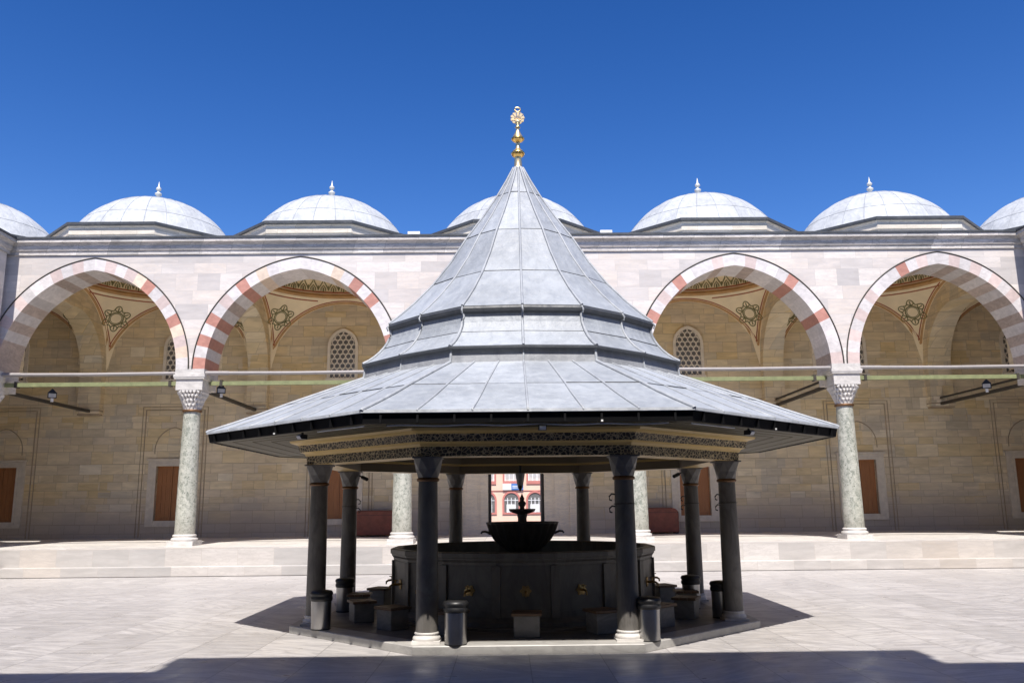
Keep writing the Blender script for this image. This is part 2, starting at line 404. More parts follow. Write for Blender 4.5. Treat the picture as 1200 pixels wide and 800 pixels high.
def make_column(parent, loc):
    b = MB()
    prof = [(.335, FL+.36), (.335, FL+.8), (.325, 2.6), (.305, 4.0), (.282, 5.30), (.275, 5.40)]
    b.lathe(prof, 28)
    col = b.build('column', speckle, parent, loc)
    q = MB()
    q.box(-.44, .44, -.44, .44, FL, FL+.16)
    q.lathe([(.42, FL+.16), (.44, FL+.20), (.43, FL+.25), (.385, FL+.27), (.37, FL+.30), (.395, FL+.33), (.385, FL+.36), (.345, FL+.38)], 28)
    q.build('base', marble_white, col, bevel=0)
    q = MB(); q.lathe([(.285, 5.38), (.325, 5.40), (.33, 5.45), (.285, 5.47)], 28); q.build('bronze_collar', brass_dark, col)
    # muqarnas capital: tiers of little faceted niches
    q = MB()
    q.lathe([(.275, 5.46), (.285, 5.60), (.31, 5.80), (.34, 6.0), (.36, 6.12)], 16, smooth=False)
    for tier, (z0, z1, r0, r1, n) in enumerate(((5.47, 5.68, .285, .32, 16), (5.60, 5.84, .31, .365, 16), (5.76, 5.99, .35, .41, 24), (5.91, 6.12, .39, .445, 24))):
        for k in range(n):
            a = 2*PI*(k+.5*(tier % 2))/n; w = PI/n*.80
            sqf = lambda ang: 1+(min(1.22, 1/max(abs(sin(ang)), abs(cos(ang))))-1)*tier/3
            p = lambda ang, r, z: (r*sqf(ang)*sin(ang), -r*sqf(ang)*cos(ang), z)
            v = [p(a-w, r0*.86, z0+.06), p(a+w, r0*.86, z0+.06), p(a, r0, z0), p(a-w, r1, z1-.05), p(a+w, r1, z1-.05), p(a, r1*1.03, z1-.09), p(a-w, r1, z1), p(a+w, r1, z1), p(a-w, r0*.6, z1), p(a+w, r0*.6, z1)]
            q.add(v, [(0,2,5,3), (2,1,4,5), (3,5,4,7,6), (0,3,6,8), (1,9,7,4), (6,7,9,8)])
    q.box(-.46, .46, -.45, .46, 6.12, 6.20)
    q.build('capital', marble_white, col)
    q = MB(); q.box(-.46, .46, -.45, .95, 6.20, 6.50, 0); q.box(-.52, .52, -.50, .99, 6.50, 6.56, 0); q.box(-.54, .54, -.515, 1.0, 6.56, 6.66, 0); q.box(-.50, .50, -.465, .97, 6.66, 6.85, 0)
    q.build('impost_block', marble_white, col)
    return col
mould_stone = plain('brown_stone_moulding', (.40, .32, .225), .8, 0, .2, 3)
t_ = NT('bronze_dark'); brass_dark = t_.out((.16, .085, .04), .5, .5)

def facade_bay(parent, xl, xr, rnd, style):
    """one arch of the arcade: the spandrel wall is collected separately; here the voussoir ring"""
    xc, hw = (xl+xr)/2, (xr-xl)/2
    a = hw-.50; h = min(CROWN-SPR, a*1.13); h = max(h, 3.57)
    nv = 14
    inn = arch_pts(a, h, nv*3); outp = arch_pts(a, h, nv*3, .41); hood = arch_pts(a, h, nv*3, .44)
    b = MB(); y0, y1 = FY0-.015, FY1+.01
    for k in range(nv*2):
        i0, i1 = k*3, k*3+3
        side = min(k, 2*nv-1-k)
        if style == 'striped': mat = 4 if side % 2 == 0 else 0
        r = rnd.random()
        if side % 2 == 0: fm = 0 if r < .34 else 1 if r < .70 else 2 if r < .86 else 3
        else: fm = 0 if r < .85 else 3
        if style == 'pale': fm = 0 if side % 2 else ((2 if r < .55 else 1 if r < .8 else 0) if side < 9 else (3 if r < .3 else 1 if r < .5 else 0))
        if style == 'pink' and side % 2 == 0: fm = 1 if r < .84 else (2 if r < .93 else 0)
        sm_ = ({0: 0, 1: 4, 2: 4, 3: 4}[fm] if style == 'pink' else {0: 4 if side % 2 == 0 and r < .3 else 0, 1: 4, 2: 2, 3: 3}[fm])
        tn = .8+.4*rnd.random()
        for i in range(i0, i1):
            (xa, za), (xb, zb) = inn[i], inn[i+1]; (xA, zA), (xB, zB) = outp[i], outp[i+1]
            P = [(xc+xa,y0,SPR+za),(xc+xb,y0,SPR+zb),(xc+xB,y0,SPR+zB),(xc+xA,y0,SPR+zA)]
            Q = [(x,y1,z) for x,_,z in P]
            b.add(P, [(0,1,2,3)], fm, tn)
            b.add([P[0],P[1],Q[1],Q[0]], [(3,2,1,0)], sm_, tn)
            b.add([P[3],P[2],Q[2],Q[3]], [(0,1,2,3)], fm, tn)
            b.add(Q, [(3,2,1,0)], sm_, tn)
    pts = [(xc+x, y0, SPR+z) for x, z in hood]
    b.tube(pts, .024, 5, mat=5)
    b.build('arch', VM, parent, recalc=False)
    return xc, outp
def spandrel(b, xl, xr, xc, outp, ztop):
    for y, flip in ((FY0, 0), (FY1, 1)):
        def q(P): b.add([(x, y, z) for x, z in P], [(0,1,2,3) if not flip else (3,2,1,0)])
        zt = ztop if not flip else 11.6
        q([(xl,SPR),(xc+outp[0][0],SPR),(xc+outp[0][0],zt),(xl,zt)])
        q([(xc+outp[-1][0],SPR),(xr,SPR),(xr,zt),(xc+outp[-1][0],zt)])
        for (xa, za), (xb, zb) in zip(outp, outp[1:]):
            q([(xc+xa,SPR+za),(xc+xb,SPR+zb),(xc+xb,zt),(xc+xa,zt)])
def cornice(b, x0, x1, z0, y=FY0, ends=True):
    prof = [(0,0),(.05,.0),(.05,.12),(.09,.15),(.12,.24),(.12,.32),(.19,.41),(.24,.42),(.24,.53),(.0,.53)]
    for (d0, e0), (d1, e1) in zip(prof, prof[1:]):
        b.add([(x0,y-d0,z0+e0),(x1,y-d0,z0+e0),(x1,y-d1,z0+e1),(x0,y-d1,z0+e1)], [(0,1,2,3)], 0)
    for x in (x0, x1):
        b.add([(x,y-d,z0+e) for d, e in prof], [tuple(range(len(prof)))], 0)
    b.box(x0-.02, x1+.02, y-.27, y+.3, z0+.535, z0+.61, 1)

# vault (shared): pendentives + dome, local centre (0,0), half sizes a,b
VA, VB, VZ, VK = 3.2, 3.42, 8.1, .93
VR = VA; ZR = VZ+VK*VB
def vz(x, y): return VZ+VK*sqrt(max(0, VA*VA+VB*VB-x*x-y*y))
def vn(x, y):
    z = (vz(x, y)-VZ); n = Vector((x, y, z/(VK*VK))); return -(n.normalized())
def make_vault_mesh():
    b = MB(); n = 72; m = 10
    ring = []
    for i in range(n):
        a = 2*PI*i/n; ca, sa = cos(a), sin(a)
        k = min(VA/max(abs(ca),1e-6), VB/max(abs(sa),1e-6)); ring.append((ca, sa, k))
    v = []
    # pull the nearest samples exactly onto the corners
    ca_ = math.atan2(VB, VA)
    angs = sorted([2*PI*i/n for i in range(n)]+[ca_, PI-ca_, PI+ca_, 2*PI-ca_])
    N = len(angs); ring = []
    for a in angs:
        ca, sa = cos(a), sin(a); ring.append((ca, sa, min(VA/max(abs(ca),1e-6), VB/max(abs(sa),1e-6))))
    for j in range(m+1):
        for ca, sa, k in ring:
            r = k+(VR-k)*j/m; v.append((r*ca, r*sa, vz(r*ca, r*sa)))
    f = [(j*N+i, j*N+(i+1)%N, (j+1)*N+(i+1)%N, (j+1)*N+i) for j in range(m) for i in range(N)]
    b.add(v, f, 0, 1, True)
    prof = [(VR, ZR), (VR-.10, ZR+.02), (VR-.14, ZR+.10), (VR-.05, ZR+.16), (VR-.03, ZR+.20)]
    b.lathe(prof, 72, mat=1, cap=False, smooth=True)
    dp = [((VR-.03)*cos(q*PI/2/14), ZR+.2+2.7*sin(q*PI/2/14)) for q in range(15)]
    b.lathe(dp, 72, mat=0, cap=False)
    return b
def make_decor_mesh():
    b = MB()
    # ring lines
    for dz, w, mt in ((-.06, .07, 0), (-.30, .035, 0), (.27, .06, 0)):
        pts, nr = [], []
        for i in range(72):
            a = 2*PI*i/72
            if dz < 0:
                r = VR+.05 if dz > -.1 else VR
                z = ZR+dz; pts.append(None)
                continue
            r = VR-.05; pts.append((r*cos(a), r*sin(a), ZR+dz)); nr.append(Vector((-cos(a), -sin(a), 0)))
        if pts[0] is not None: b.ribbon(pts, nr, w, .02, mt, True)
    # line just under the ring, only over the back pendentives, and borders along the pendentive edges
    for sx in (-1, 1):
        for sy in (-1, 1):
            for rr, w in ((3.32, .05),):
                pts, nr = [], []
                for i in range(13):
                    al = rad(20)+rad(50)*i/12; x, y = rr*cos(al)*sx, rr*sin(al)*sy
                    if abs(x) > VA-.02 or abs(y) > VB-.02: continue
                    pts.append((x, y, vz(x, y))); nr.append(vn(x, y))
                if len(pts) > 2: b.ribbon(pts, nr, w, .02, 0)
            for off, w, mt in ((.06, .10, 2), (.20, .045, 0)):
                pts, nr = [], []
                for i in range(25):
                    x = (VA-.03)*i/24*.985; y = VB-off*.55-.02
                    if x*x+y*y < VR*VR: continue
                    pts.append((x*sx, y*sy, vz(x, y))); nr.append(vn(x*sx, y*sy))
                b.ribbon(pts, nr, w, .02, mt)
                pts, nr = [], []
                for i in range(25):
                    y = (VB-.03)*i/24*.985; x = VA-off*.55-.02
                    if x*x+y*y < VR*VR: continue
                    pts.append((x*sx, y*sy, vz(x, y))); nr.append(vn(x*sx, y*sy))
                if len(pts) > 2: b.ribbon(pts, nr, w, .02, mt)
    # palmette frieze round the dome foot
    n = 44
    def dome(a, e):
        rr = (VR-.05)*cos(e); return Vector((rr*cos(a), rr*sin(a), ZR+.2+2.7*sin(e)))
    def curve(pl, w, mt=1):
        pts = [dome(a, e) for a, e in pl]; nr = [(-Vector((p.x, p.y, p.z-ZR-.2))).normalized() for p in pts]; b.ribbon(pts, nr, w, .02, mt)
    for k in range(n):
        a0 = 2*PI*k/n; s = PI/n
        curve([(a0-s, .06), (a0-s*.85, .10), (a0-s*.5, .15), (a0-s*.2, .19), (a0, .27), (a0+s*.2, .19), (a0+s*.5, .15), (a0+s*.85, .10), (a0+s, .06)], .04)
        curve([(a0-s*.45, .05), (a0-s*.45, .09), (a0, .14), (a0+s*.45, .09), (a0+s*.45, .05)], .04)
        curve([(a0-s, .06), (a0-s, .13)], .04)
        curve([(a0, .03), (a0, .10)], .06)
    return b
def make_medallion_mesh(x0, y0, r):
    """six-lobed painted rosette draped on the pendentive round (x0,y0)"""
    b = MB(); N = vn(x0, y0); P = Vector((x0, y0, vz(x0, y0)))
    ux = Vector((0,0,1)).cross(N).normalized(); uy = N.cross(ux)
    def on(u, v):
        q = P+ux*u+uy*v; return Vector((q.x, q.y, 0)), q
    def pt(u, v):
        # project along N on to the ellipsoid
        q = P+ux*u+uy*v; best = q
        for _ in range(4):
            x, y = best.x, best.y
            F = ((best.z-VZ)/VK)**2+x*x+y*y-VA*VA-VB*VB
            g = Vector((2*x, 2*y, 2*(best.z-VZ)/(VK*VK))); best = best-g*(F/g.length_squared)
        return best
    def curve(pl, w, mt=0, closed=True):
        pts = [pt(u, v) for u, v in pl]; nr = [vn(p.x, p.y) for p in pts]; b.ribbon(pts, nr, w, .022, mt, closed)
    circ = lambda rr, n=40: [(rr*cos(2*PI*i/n), rr*sin(2*PI*i/n)) for i in range(n)]
    curve(circ(r*.50), r*.08); curve(circ(r*.40), r*.04)
    for k in range(6):
        a = PI/2+k*PI/3
        loop = []
        for i in range(16):
            th = 2*PI*i/16; rr = r*.80+r*.22*cos(th); an = a+.26*sin(th)*(1.15-.5*cos(th)*.8)
            loop.append((rr*cos(an), rr*sin(an)))
        curve(loop, r*.07)
        curve([(r*.62*cos(a), r*.62*sin(a)), (r*.9*cos(a), r*.9*sin(a))], r*.07, 0, False)
        a2 = a+PI/6
        curve([(r*.80*cos(a+.30), r*.80*sin(a+.30)), (r*.66*cos(a2), r*.66*sin(a2)), (r*.80*cos(a2+.22), r*.80*sin(a2+.22))], r*.08, 0, False)
    return b

def make_transverse(parent, x, w, name='transverse_arch'):
    b = MB(); yc = (FY1+BW)/2; a = (BW-FY1)/2-.42; h = 2.5; zs = 7.8
    pts = [(yc-a, 6.86)]+[(yc+u, zs+v) for u, v in arch_pts(a, h, 18)]+[(yc+a, 6.45)]
    x0, x1 = x-w/2, x+w/2; zt = 11.55
    for (ya, za), (yb, zb) in zip(pts, pts[1:]):
        b.add([(x0,ya,za),(x1,ya,za),(x1,yb,zb),(x0,yb,zb)], [(0,1,2,3)], 0)
        if abs(yb-ya) > 1e-6:
            for xx in (x0, x1): b.add([(xx,ya,za),(xx,yb,zb),(xx,yb,zt),(xx,ya,zt)], [(0,1,2,3)], 0)
    for xx in (x0, x1):
        b.add([(xx,FY1-.01,6.86),(xx,yc-a,6.86),(xx,yc-a,zt),(xx,FY1-.01,zt)], [(0,1,2,3)], 0)
        b.add([(xx,yc+a,6.45),(xx,BW+.02,6.45),(xx,BW+.02,zt),(xx,yc+a,zt)], [(0,1,2,3)], 0)
    # moulded console under the wall end
    b.box(x0-.05, x1+.05, BW-.50, BW+.02, 6.36, 6.449, 0); b.box(x0-.02, x1+.02, BW-.46, BW+.02, 6.30, 6.355, 1); b.box(x0-.04, x1+.04, BW-.46, BW+.02, 6.20, 6.295, 0); b.box(x0+.02, x1-.02, BW-.4, BW+.02, 6.13, 6.195, 1)
    return b.build(name, [wall_stone, mould_stone], parent, recalc=False)

def make_dome(parent, loc):
    """octagonal drum, lead dome with seams, small finial (origin: centre, z=0)"""
    b = MB()
    Rs, zc = 3.50, 11.40
    RD = 3.55; zD = 14.75-RD; a0 = math.asin((12.5-zD)/RD)
    pr = [(RD*cos(a0+(PI/2-a0)*i/16), zD+RD*sin(a0+(PI/2-a0)*i/16)) for i in range(16)]+[(.02, 14.75)]
    n = 24; sub = 4; N = n*sub
    rnd = random.Random(int(loc[0]*10)+3)
    for j in range(len(pr)-1):
        for i in range(n):
            tn = .93+.13*((i*7919+(1 if j < 4 else 2 if j < 10 else 3)*104729) % 97)/97
            v = []
            for q in range(sub+1):
                a = 2*PI*(i+q/sub)/n
                v += [(pr[j][0]*sin(a), -pr[j][0]*cos(a), pr[j][1]), (pr[j+1][0]*sin(a), -pr[j+1][0]*cos(a), pr[j+1][1])]
            b.add(v, [(2*q, 2*q+2, 2*q+3, 2*q+1) for q in range(sub)], 0, tn, True)
    for i in range(n):
        a = 2*PI*i/n; b.tube([(r*sin(a), -r*cos(a), z) for r, z in pr[:-3]], .014, 5, 1, .95)
    for j in (4, 10):
        b.tube([((pr[j][0]+.004)*sin(2*PI*i/48), -(pr[j][0]+.004)*cos(2*PI*i/48), pr[j][1]) for i in range(48)], .010, 5, 1, .75, closed=True)
    d = b.build('dome', [lead_dome, lead_seam], parent, loc)
    q = MB(); ap = 3.92; ro = ap/cos(PI/8)
    oc = lambda r: [(r*sin(PI/8+k*PI/4), -r*cos(PI/8+k*PI/4)) for k in range(8)]
    def rg(P, mats_):
        for (r0, z0), (r1, z1), m_ in zip(P, P[1:], mats_):
            A_, B_ = oc(r0), oc(r1)
            q.add([(x,y,z0) for x,y in A_]+[(x,y,z1) for x,y in B_], [(k,(k+1)%8,8+(k+1)%8,8+k) for k in range(8)], m_)
    rg([(ro-.16, 11.45), (ro-.16, 12.06), (ro-.12, 12.08), (ro-.12, 12.34), (ro-.07, 12.38), (ro-.07, 12.41), (ro, 12.415), (ro, 12.515), (ro-.02, 12.53)], [0,0,0,0,0,1,1,1])
    # sloping lead skirt
    A, B = oc(ro-.02), oc(3.22)
    q.add([(x,y,12.532) for x,y in A]+[(x,y,12.62) for x,y in B], [(k,(k+1)%8,8+(k+1)%8,8+k) for k in range(8)], 2)
    q.build('drum', [drum_stone, lead_dark, lead_dome], d)
    q = MB(); zt = 0; K_ = lambda z: 14.70+z*1.5
    q.lathe([(r*1.25, K_(z)) for r, z in ((.16, 0), (.12, .06), (.05, .14), (.05, .18), (.11, .23), (.11, .27), (.04, .31), (.04, .34), (.085, .38), (.085, .42), (.03, .47), (.02, .56), (.004, .62))], 14)
    q.build('finial', fin_white, d)
    return d
drum_stone = ashlar('drum_limestone', [(0, (.72, .66, .57)), (.5, (.64, .58, .49)), (1, (.76, .71, .63))], 1.3, .3, .006, (.3, .27, .22), .4, .8, (.45, .41, .35), None, .6, .3)

def make_window(parent, loc):
    """pointed plaster lattice window standing in a stone frame (origin: sill centre, on the wall face)"""
    W, Hs, Hr = .55, 1.42, .68     # half width, straight height, arch rise
    b = MB(); arc = arch_pts(W, Hr, 8)
    out = arch_pts(W, Hr, 8, .13)
    inner = [(-W, 0)]+[(x, Hs+z) for x, z in arc]+[(W, 0)]
    outer = [(-W-.13, -.0)]+[(x, Hs+z) for x, z in out]+[(W+.13, -.0)]
    for i in range(len(inner)-1):
        a, c, d, e = inner[i], inner[i+1], outer[i+1], outer[i]
        b.add([(a[0],-.09,a[1]),(c[0],-.09,c[1]),(d[0],-.09,d[1]),(e[0],-.09,e[1]), (a[0],.02,a[1]),(c[0],.02,c[1]),(d[0],.02,d[1]),(e[0],.02,e[1])],
              [(0,1,2,3),(0,4,5,1),(3,2,6,7)])
    b.box(-W-.18, W+.18, -.12, .02, -.12, 0)
    w = b.build('lattice_window', lattice_mat, parent, loc)
    g = MB(); g.add([(x,-.012,z) for x, z in inner], [tuple(range(len(inner)))])
    g.build('pane', glass_dark, w, recalc=False)
    def inside(x, z, m=0.0):
        if z < m or abs(x) > W-m: return False
        if z <= Hs: return True
        c = (Hr*Hr-W*W)/(2*W); r = W+c-m
        return (abs(x)+c)**2+(z-Hs)**2 < r*r
    l = MB(); rh, hole = .142, .098; dx = rh*sqrt(3); dz = rh*1.5
    for j in range(-1, 14):
        for i in range(-4, 5):
            cx = (i+.5*(j % 2))*dx; cz = .12+j*dz
            if not inside(cx, cz, -.07): continue
            n = 18; ho, hi = [], []
            for k in range(n):
                a = 2*PI*k/n
                # hexagon boundary radius
                aa = (a-PI/6) % (PI/3)-PI/6
                R0 = rh*cos(PI/6)/cos(((a) % (PI/3))-PI/6) if True else rh
                R0 = (rh*cos(PI/6))/cos(((a+PI/6) % (PI/3))-PI/6)
                x, z = cx+R0*cos(a), cz+R0*sin(a)
                x2, z2 = cx+hole*cos(a), cz+hole*sin(a)
                if not inside(x, z): # clamp towards centre
                    for s_ in (.9, .8, .7, .6, .5, .4, .3, .2, .1, 0):
                        if inside(cx+R0*s_*cos(a), cz+R0*s_*sin(a), -.01): break
                    x, z = cx+R0*s_*cos(a), cz+R0*s_*sin(a)
                    hs = min(hole, R0*s_*.9); x2, z2 = cx+hs*cos(a), cz+hs*sin(a)
                ho.append((x, z)); hi.append((x2, z2))
            v = [(x,-.06,z) for x, z in ho]+[(x,-.06,z) for x, z in hi]+[(x,-.014,z) for x, z in hi]
            l.add(v, [(k,(k+1)%n,n+(k+1)%n,n+k) for k in range(n)]+[(n+k,n+(k+1)%n,2*n+(k+1)%n,2*n+k) for k in range(n)])
    l.build('lattice', lattice_mat, w, recalc=False)
    return w

def make_shutter(parent, loc):
    """stone framed window with brown board shutters, blind arch above, moulded panel round it (origin: wall face, z=0)"""
    b = MB(); hw, z0, z1 = .66, 1.60, 3.92; fo = .36
    for x0, x1, a, c in ((-hw-fo, -hw, z0-.25, z1+.24), (hw, hw+fo, z0-.25, z1+.24), (-hw, hw, z1, z1+.24), (-hw, hw, z0-.25, z0)):
        b.box(x0, x1, -.07, .05, a, c)
    b.box(-hw-fo-.06, hw+fo+.06, -.12, .0, z1+.243, z1+.32)
    b.box(-hw-.10, -hw+.0, -.095, -.0705, z0-.1, z1+.1); b.box(hw, hw+.10, -.095, -.0705, z0-.1, z1+.1); b.box(-hw, hw, -.095, -.0705, z1, z1+.1)
    f = b.build('shuttered_window', frame_marble, parent, loc)
    for s_ in (-1, 1):
        q = MB(); x0, x1 = sorted((s_*.008, s_*(hw-.001)))
        q.box(x0, x1, .12, .17, z0, z1)
        w = (x1-x0)
        for zz0, zz1 in ((z0+.12, z0+.75), (z0+.87, z0+1.5), (z0+1.62, z1-.12)):
            for k in range(3): q.box(x0+.06+k*(w-.1)/3, x0+.04+(k+1)*(w-.1)/3-.01, .105, .12, zz0, zz1)
        q.box(x0+.02, x0+.06, .10, .12, z0+.02, z1-.02)
        q.build('shutter', shutter, f)
    bk = MB(); bk.box(-hw, hw, .20, .24, z0, z1); bk.build('backing', iron, f)
    m = MB()
    P = [(x, 4.62+z) for x, z in arch_pts(.80, .98, 12)]
    m.tube([(-.80, -.012, 4.45)]+[(x,-.012,z) for x, z in P]+[(.80,-.012,4.45)], .02, 5)
    m.tube([(-1.28,-.012,FL), (-1.28,-.012,6.36), (1.28,-.012,6.36), (1.28,-.012,FL)], .03, 5, smooth=False)
    m.tube([(-1.42,-.008,FL), (-1.42,-.008,6.50), (1.42,-.008,6.50), (1.42,-.008,FL)], .022, 5, smooth=False)
    m.build('moulding', mould_stone, f)
    return f

def build_portico(name, label, loc, rz, axes, seed, full, styles, ends=(True, True), wall_ext=(0, 0), raised=None, domes=(), stone=None):
    stone = stone or facade_stone
    root = thing(name, label, 'arcade', loc, rz)
    rnd = random.Random(seed)
    x0, x1 = axes[0], axes[-1]
    sp = MB()
    for i, (xl, xr) in enumerate(zip(axes, axes[1:])):
        xc, outp = facade_bay(root, xl, xr, rnd, styles[i % len(styles)])
        spandrel(sp, xl, xr, xc, outp, CORN0)
    sp.build('wall', stone, root, recalc=False)
    c = MB(); cornice(c, x0-.1, x1+.1, CORN0)
    c.build('cornice', [cornice_stone, lead_dark], root, recalc=False)
    proto = None
    for x in axes:
        if proto is None: proto = make_column(root, (x, 0, 0))
        else: copy_tree(proto, root, (x, 0, 0))
    xe0, xe1 = x0-wall_ext[0], x1+wall_ext[1]
    # stepped platform
    p = MB(); p.box(xe0, xe1, -1.6, BW+.6, .02, FL, 0); p.box(xe0, xe1, -1.95, -1.603, .01, .31, 0)
    p.build('platform', [step_stone], root, bevel=.015)
    f = MB(); f.add([(xe0,-1.58,FL+.004),(xe1,-1.58,FL+.004),(xe1,BW,FL+.004),(xe0,BW,FL+.004)], [(0,1,2,3)])
    f.build('floor', floor_mat, root, recalc=False)
    # ties between the columns and back to the wall
    for xl, xr in zip(axes, axes[1:]):
        q = MB(); q.tube([(xl+.5,-.30,6.72),((xl+xr)/2,-.30,6.70),(xr-.5,-.30,6.72)], .065, 8); q.tube([(xl+.5,-.30,6.72),(xl+1.3,-.30,6.715)], .075, 8)
        q.build('conduit', pipe_mat, root)
        q = MB(); q.box(xl+.5, xr-.5, .15, .29, 6.36, 6.50)
        for k in (.9, xr-xl-.9): q.box(xl+k-.05, xl+k+.05, .12, .32, 6.33, 6.54, 1)
        q.build('tie_beam', [green_mat, iron], root)
    for x in axes:
        q = MB(); q.box(x-.06, x+.06, .96, BW-.02, 6.24, 6.36)
        if x > 0: q.box(x-.04, x+.04, .96, BW-.02, 6.52, 6.59)
        q.build('iron_tie', iron, root)
    if not full:
        w = MB(); w.box(xe0, xe1, BW, BW+.9, .0, 11.4); w.build('back_wall', wall_stone, root)
        w = MB(); w.box(xe0, xe1, FY0+.1, BW+.9, 11.25, 11.5); w.build('roof', [lead_dome], root)
    else:
        w = MB(); grid_wall(w, xe0, xe1, FY0+.25, BW+.9, 11.44, 11.49, [(x-3.34, x+3.34, 4.375-3.34, 4.375+3.34) for x in domes])
        w.v = [(x, z, y) for x, y, z in w.v]; w.build('roof', [lead_dome], root)
    for x in domes: make_dome(root, (x, 4.375, 0))
    if raised:
        r0, r1 = raised
        w = MB(); w.box(r0, r1, FY0+.003, FY0+1.2, 11.5, 12.75); w.build('parapet', stone, root)
        w = MB(); cornice(w, r0-.05, r1+.05, 12.71); w.build('raised_cornice', [cornice_stone, lead_dark], root, recalc=False)
    return root
cornice_stone = ashlar('cornice_marble', [(0, (.55, .51, .48)), (.3, (.68, .63, .59)), (.6, (.44, .42, .40)), (1, (.74, .69, .64))], 1.6, .9, .006, (.12, .11, .1), .6, .6, (.20, .19, .185), None, .5, .2)

# ------------------------------------------------------------------ north portico
NY = 29.59
AX = [-18.45, -11.24, -3.88, 4.20, 11.56, 18.80]
north = build_portico('arcade_portico', 'white marble arcade with five striped pointed arches and lead domes behind the fountain pavilion', (0, NY, 0), 0, AX, 11, True,
                      ['pink', 'pale', 'pale', 'pale', 'pink'], wall_ext=(8.0, 8.0), domes=[-22.2, -14.84, -7.56, .16, 7.88, 15.18, 22.6])
BC = [-22.2, -14.84, -7.56, .16, 7.88, 15.18, 22.6]
yc = (FY1+BW)/2
vm, dm = make_vault_mesh(), make_decor_mesh()
v0 = None
for x in BC:
    if v0 is None:
        v0 = vm.build('vault', [plaster, ochre_line], north, (x, yc, 0), recalc=False)
        d0 = dm.build('painted_border', [red_line, olive_paint, ochre_line], v0, recalc=False)
        for s_ in (-1, 1):
            k = 3.98/sqrt(VA*VA+VB*VB)
            make_medallion_mesh(s_*VA*k, VB*k, .60).build('medallion', [olive_paint, ochre_line], v0, recalc=False)
    else: copy_tree(v0, north, (x, yc, 0))
edges = [(BC[i]+VA, BC[i+1]-VA) for i in range(6)]
for (a, c) in edges: make_transverse(north, (a+c)/2, c-a)
# back wall with openings
holes = []
for x in BC:
    if abs(x) > 1: holes.append((x-.66, x+.66, 1.60, 3.92))
holes.append((-1.10, 1.32, FL, 4.3))
w = MB(); grid_wall(w, -26.4, 26.8, 0, 11.6, BW, BW+.9, holes); w.build('back_wall', wall_stone, north, recalc=False)
w = MB(); w.box(-26.4, -25.5, FY0+1, BW, 0, 11.4); w.box(25.9, 26.8, FY0+1, BW, 0, 11.4); w.build('end_wall', wall_stone, north)
s0 = None; w0 = None
for x in BC:
    if abs(x) < 1: continue
    if s0 is None: s0 = make_shutter(north, (x, BW, 0)); w0 = make_window(north, (x, BW, 7.72))
    else: copy_tree(s0, north, (x, BW, 0)); copy_tree(w0, north, (x, BW, 7.72))
# portal: grey marble surround with stepped pilasters
pr = MB()
for s_ in (-1, 1):
    for xa, xb, d in ((1.21, 1.55, .16), (1.553, 2.30, .10), (2.303, 2.45, .17), (2.453, 2.85, .12)):
        xx0, xx1 = sorted((.11+s_*xa, .11+s_*xb)); pr.box(xx0, xx1, BW-d, BW+.05, FL, 7.2)
    xx0, xx1 = sorted((.11+s_*1.66, .11+s_*2.2)); pr.box(xx0, xx1, BW-.13, BW-.101, FL+.25, 3.6)
pr.box(.11-1.21, .11+1.21, BW-.16, BW+.05, 4.3, 7.2); pr.box(.11-2.95, .11+2.95, BW-.25, BW+.05, 7.2, 7.5)
pr.build('portal_surround', portal_stone, north)
for s_ in (-1, 1):
    q = MB(); xx0, xx1 = sorted((.11+s_*1.10, .11+s_*1.195)); q.box(xx0, xx1, BW+.15, BW+1.3, FL, 4.2)
    q.box(xx0-.01, xx1+.01, BW+.3, BW+1.15, 1.2, 2.3); q.box(xx0-.01, xx1+.01, BW+.3, BW+1.15, 2.5, 3.9)
    q.build('door_leaf', iron, north)

# ------------------------------------------------------------------ wings and the south portico (behind the camera)
WL, WR = -18.25, 18.65
ys = [NY-8.3*k for k in (3, 2, 1, 0)]
build_portico('arcade_portico', 'left side arcade wing meeting the striped arches at the left edge of the courtyard', (WL, 0, 0), PI/2, [4.2, 12.3, 20.6, NY-.75], 21, False, ['pink'], domes=[8.2, 16.5, 24.6], wall_ext=(0, -.6))
build_portico('arcade_portico', 'right side arcade wing meeting the striped arches at the right edge of the courtyard', (WR, 0, 0), -PI/2, [-NY+.75, -20.6, -12.3, -4.2], 22, False, ['pink'], domes=[-8.2, -16.5, -24.6], wall_ext=(-.6, 0))
build_portico('arcade_portico', 'shaded arcade with raised centre on the near side of the courtyard', (.1, 4.25, 0), PI, [-18.6, -11.4, -4.1, 4.1, 11.4, 18.6], 23, False, ['pale'], raised=(-5.3, 5.15), wall_ext=(8, 8), stone=low_bounce_stone)

# ------------------------------------------------------------------ fountain pavilion
PY = 16.88
pav = thing('ablution_pavilion', 'octagonal ablution pavilion with tiered grey lead roof on marble columns', 'pavilion', (0, PY, 0))
def oc(r, k): a = PI/8+k*PI/4; return (r*sin(a), -r*cos(a))
def octo(r): return [oc(r, k) for k in range(8)]
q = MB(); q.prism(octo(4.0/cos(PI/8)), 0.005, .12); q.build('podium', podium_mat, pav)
q = MB()
for k in range(8):
    A, B, C, D = oc(4.04/cos(PI/8), k), oc(4.04/cos(PI/8), k+1), oc(3.66/cos(PI/8), k+1), oc(3.66/cos(PI/8), k)
    q.add([(*A, .004), (*B, .004), (*B, .112), (*A, .112)], [(0,1,2,3)], 0, .8+.3*R_.random())
    A2, B2 = oc(4.03/cos(PI/8), k), oc(4.03/cos(PI/8), k+1)
    q.add([(*A, .112), (*B, .112), (*B2, .124), (*A2, .124), (*C, .124), (*D, .124)], [(0,1,2,3), (3,2,4,5)], 0, .8+.3*R_.random())
q.build('sunlit_edge', sunlit_edge_marble, pav, recalc=False)  # added ring; the podium's sunlit strip is put into its pale colour
RC = 3.937
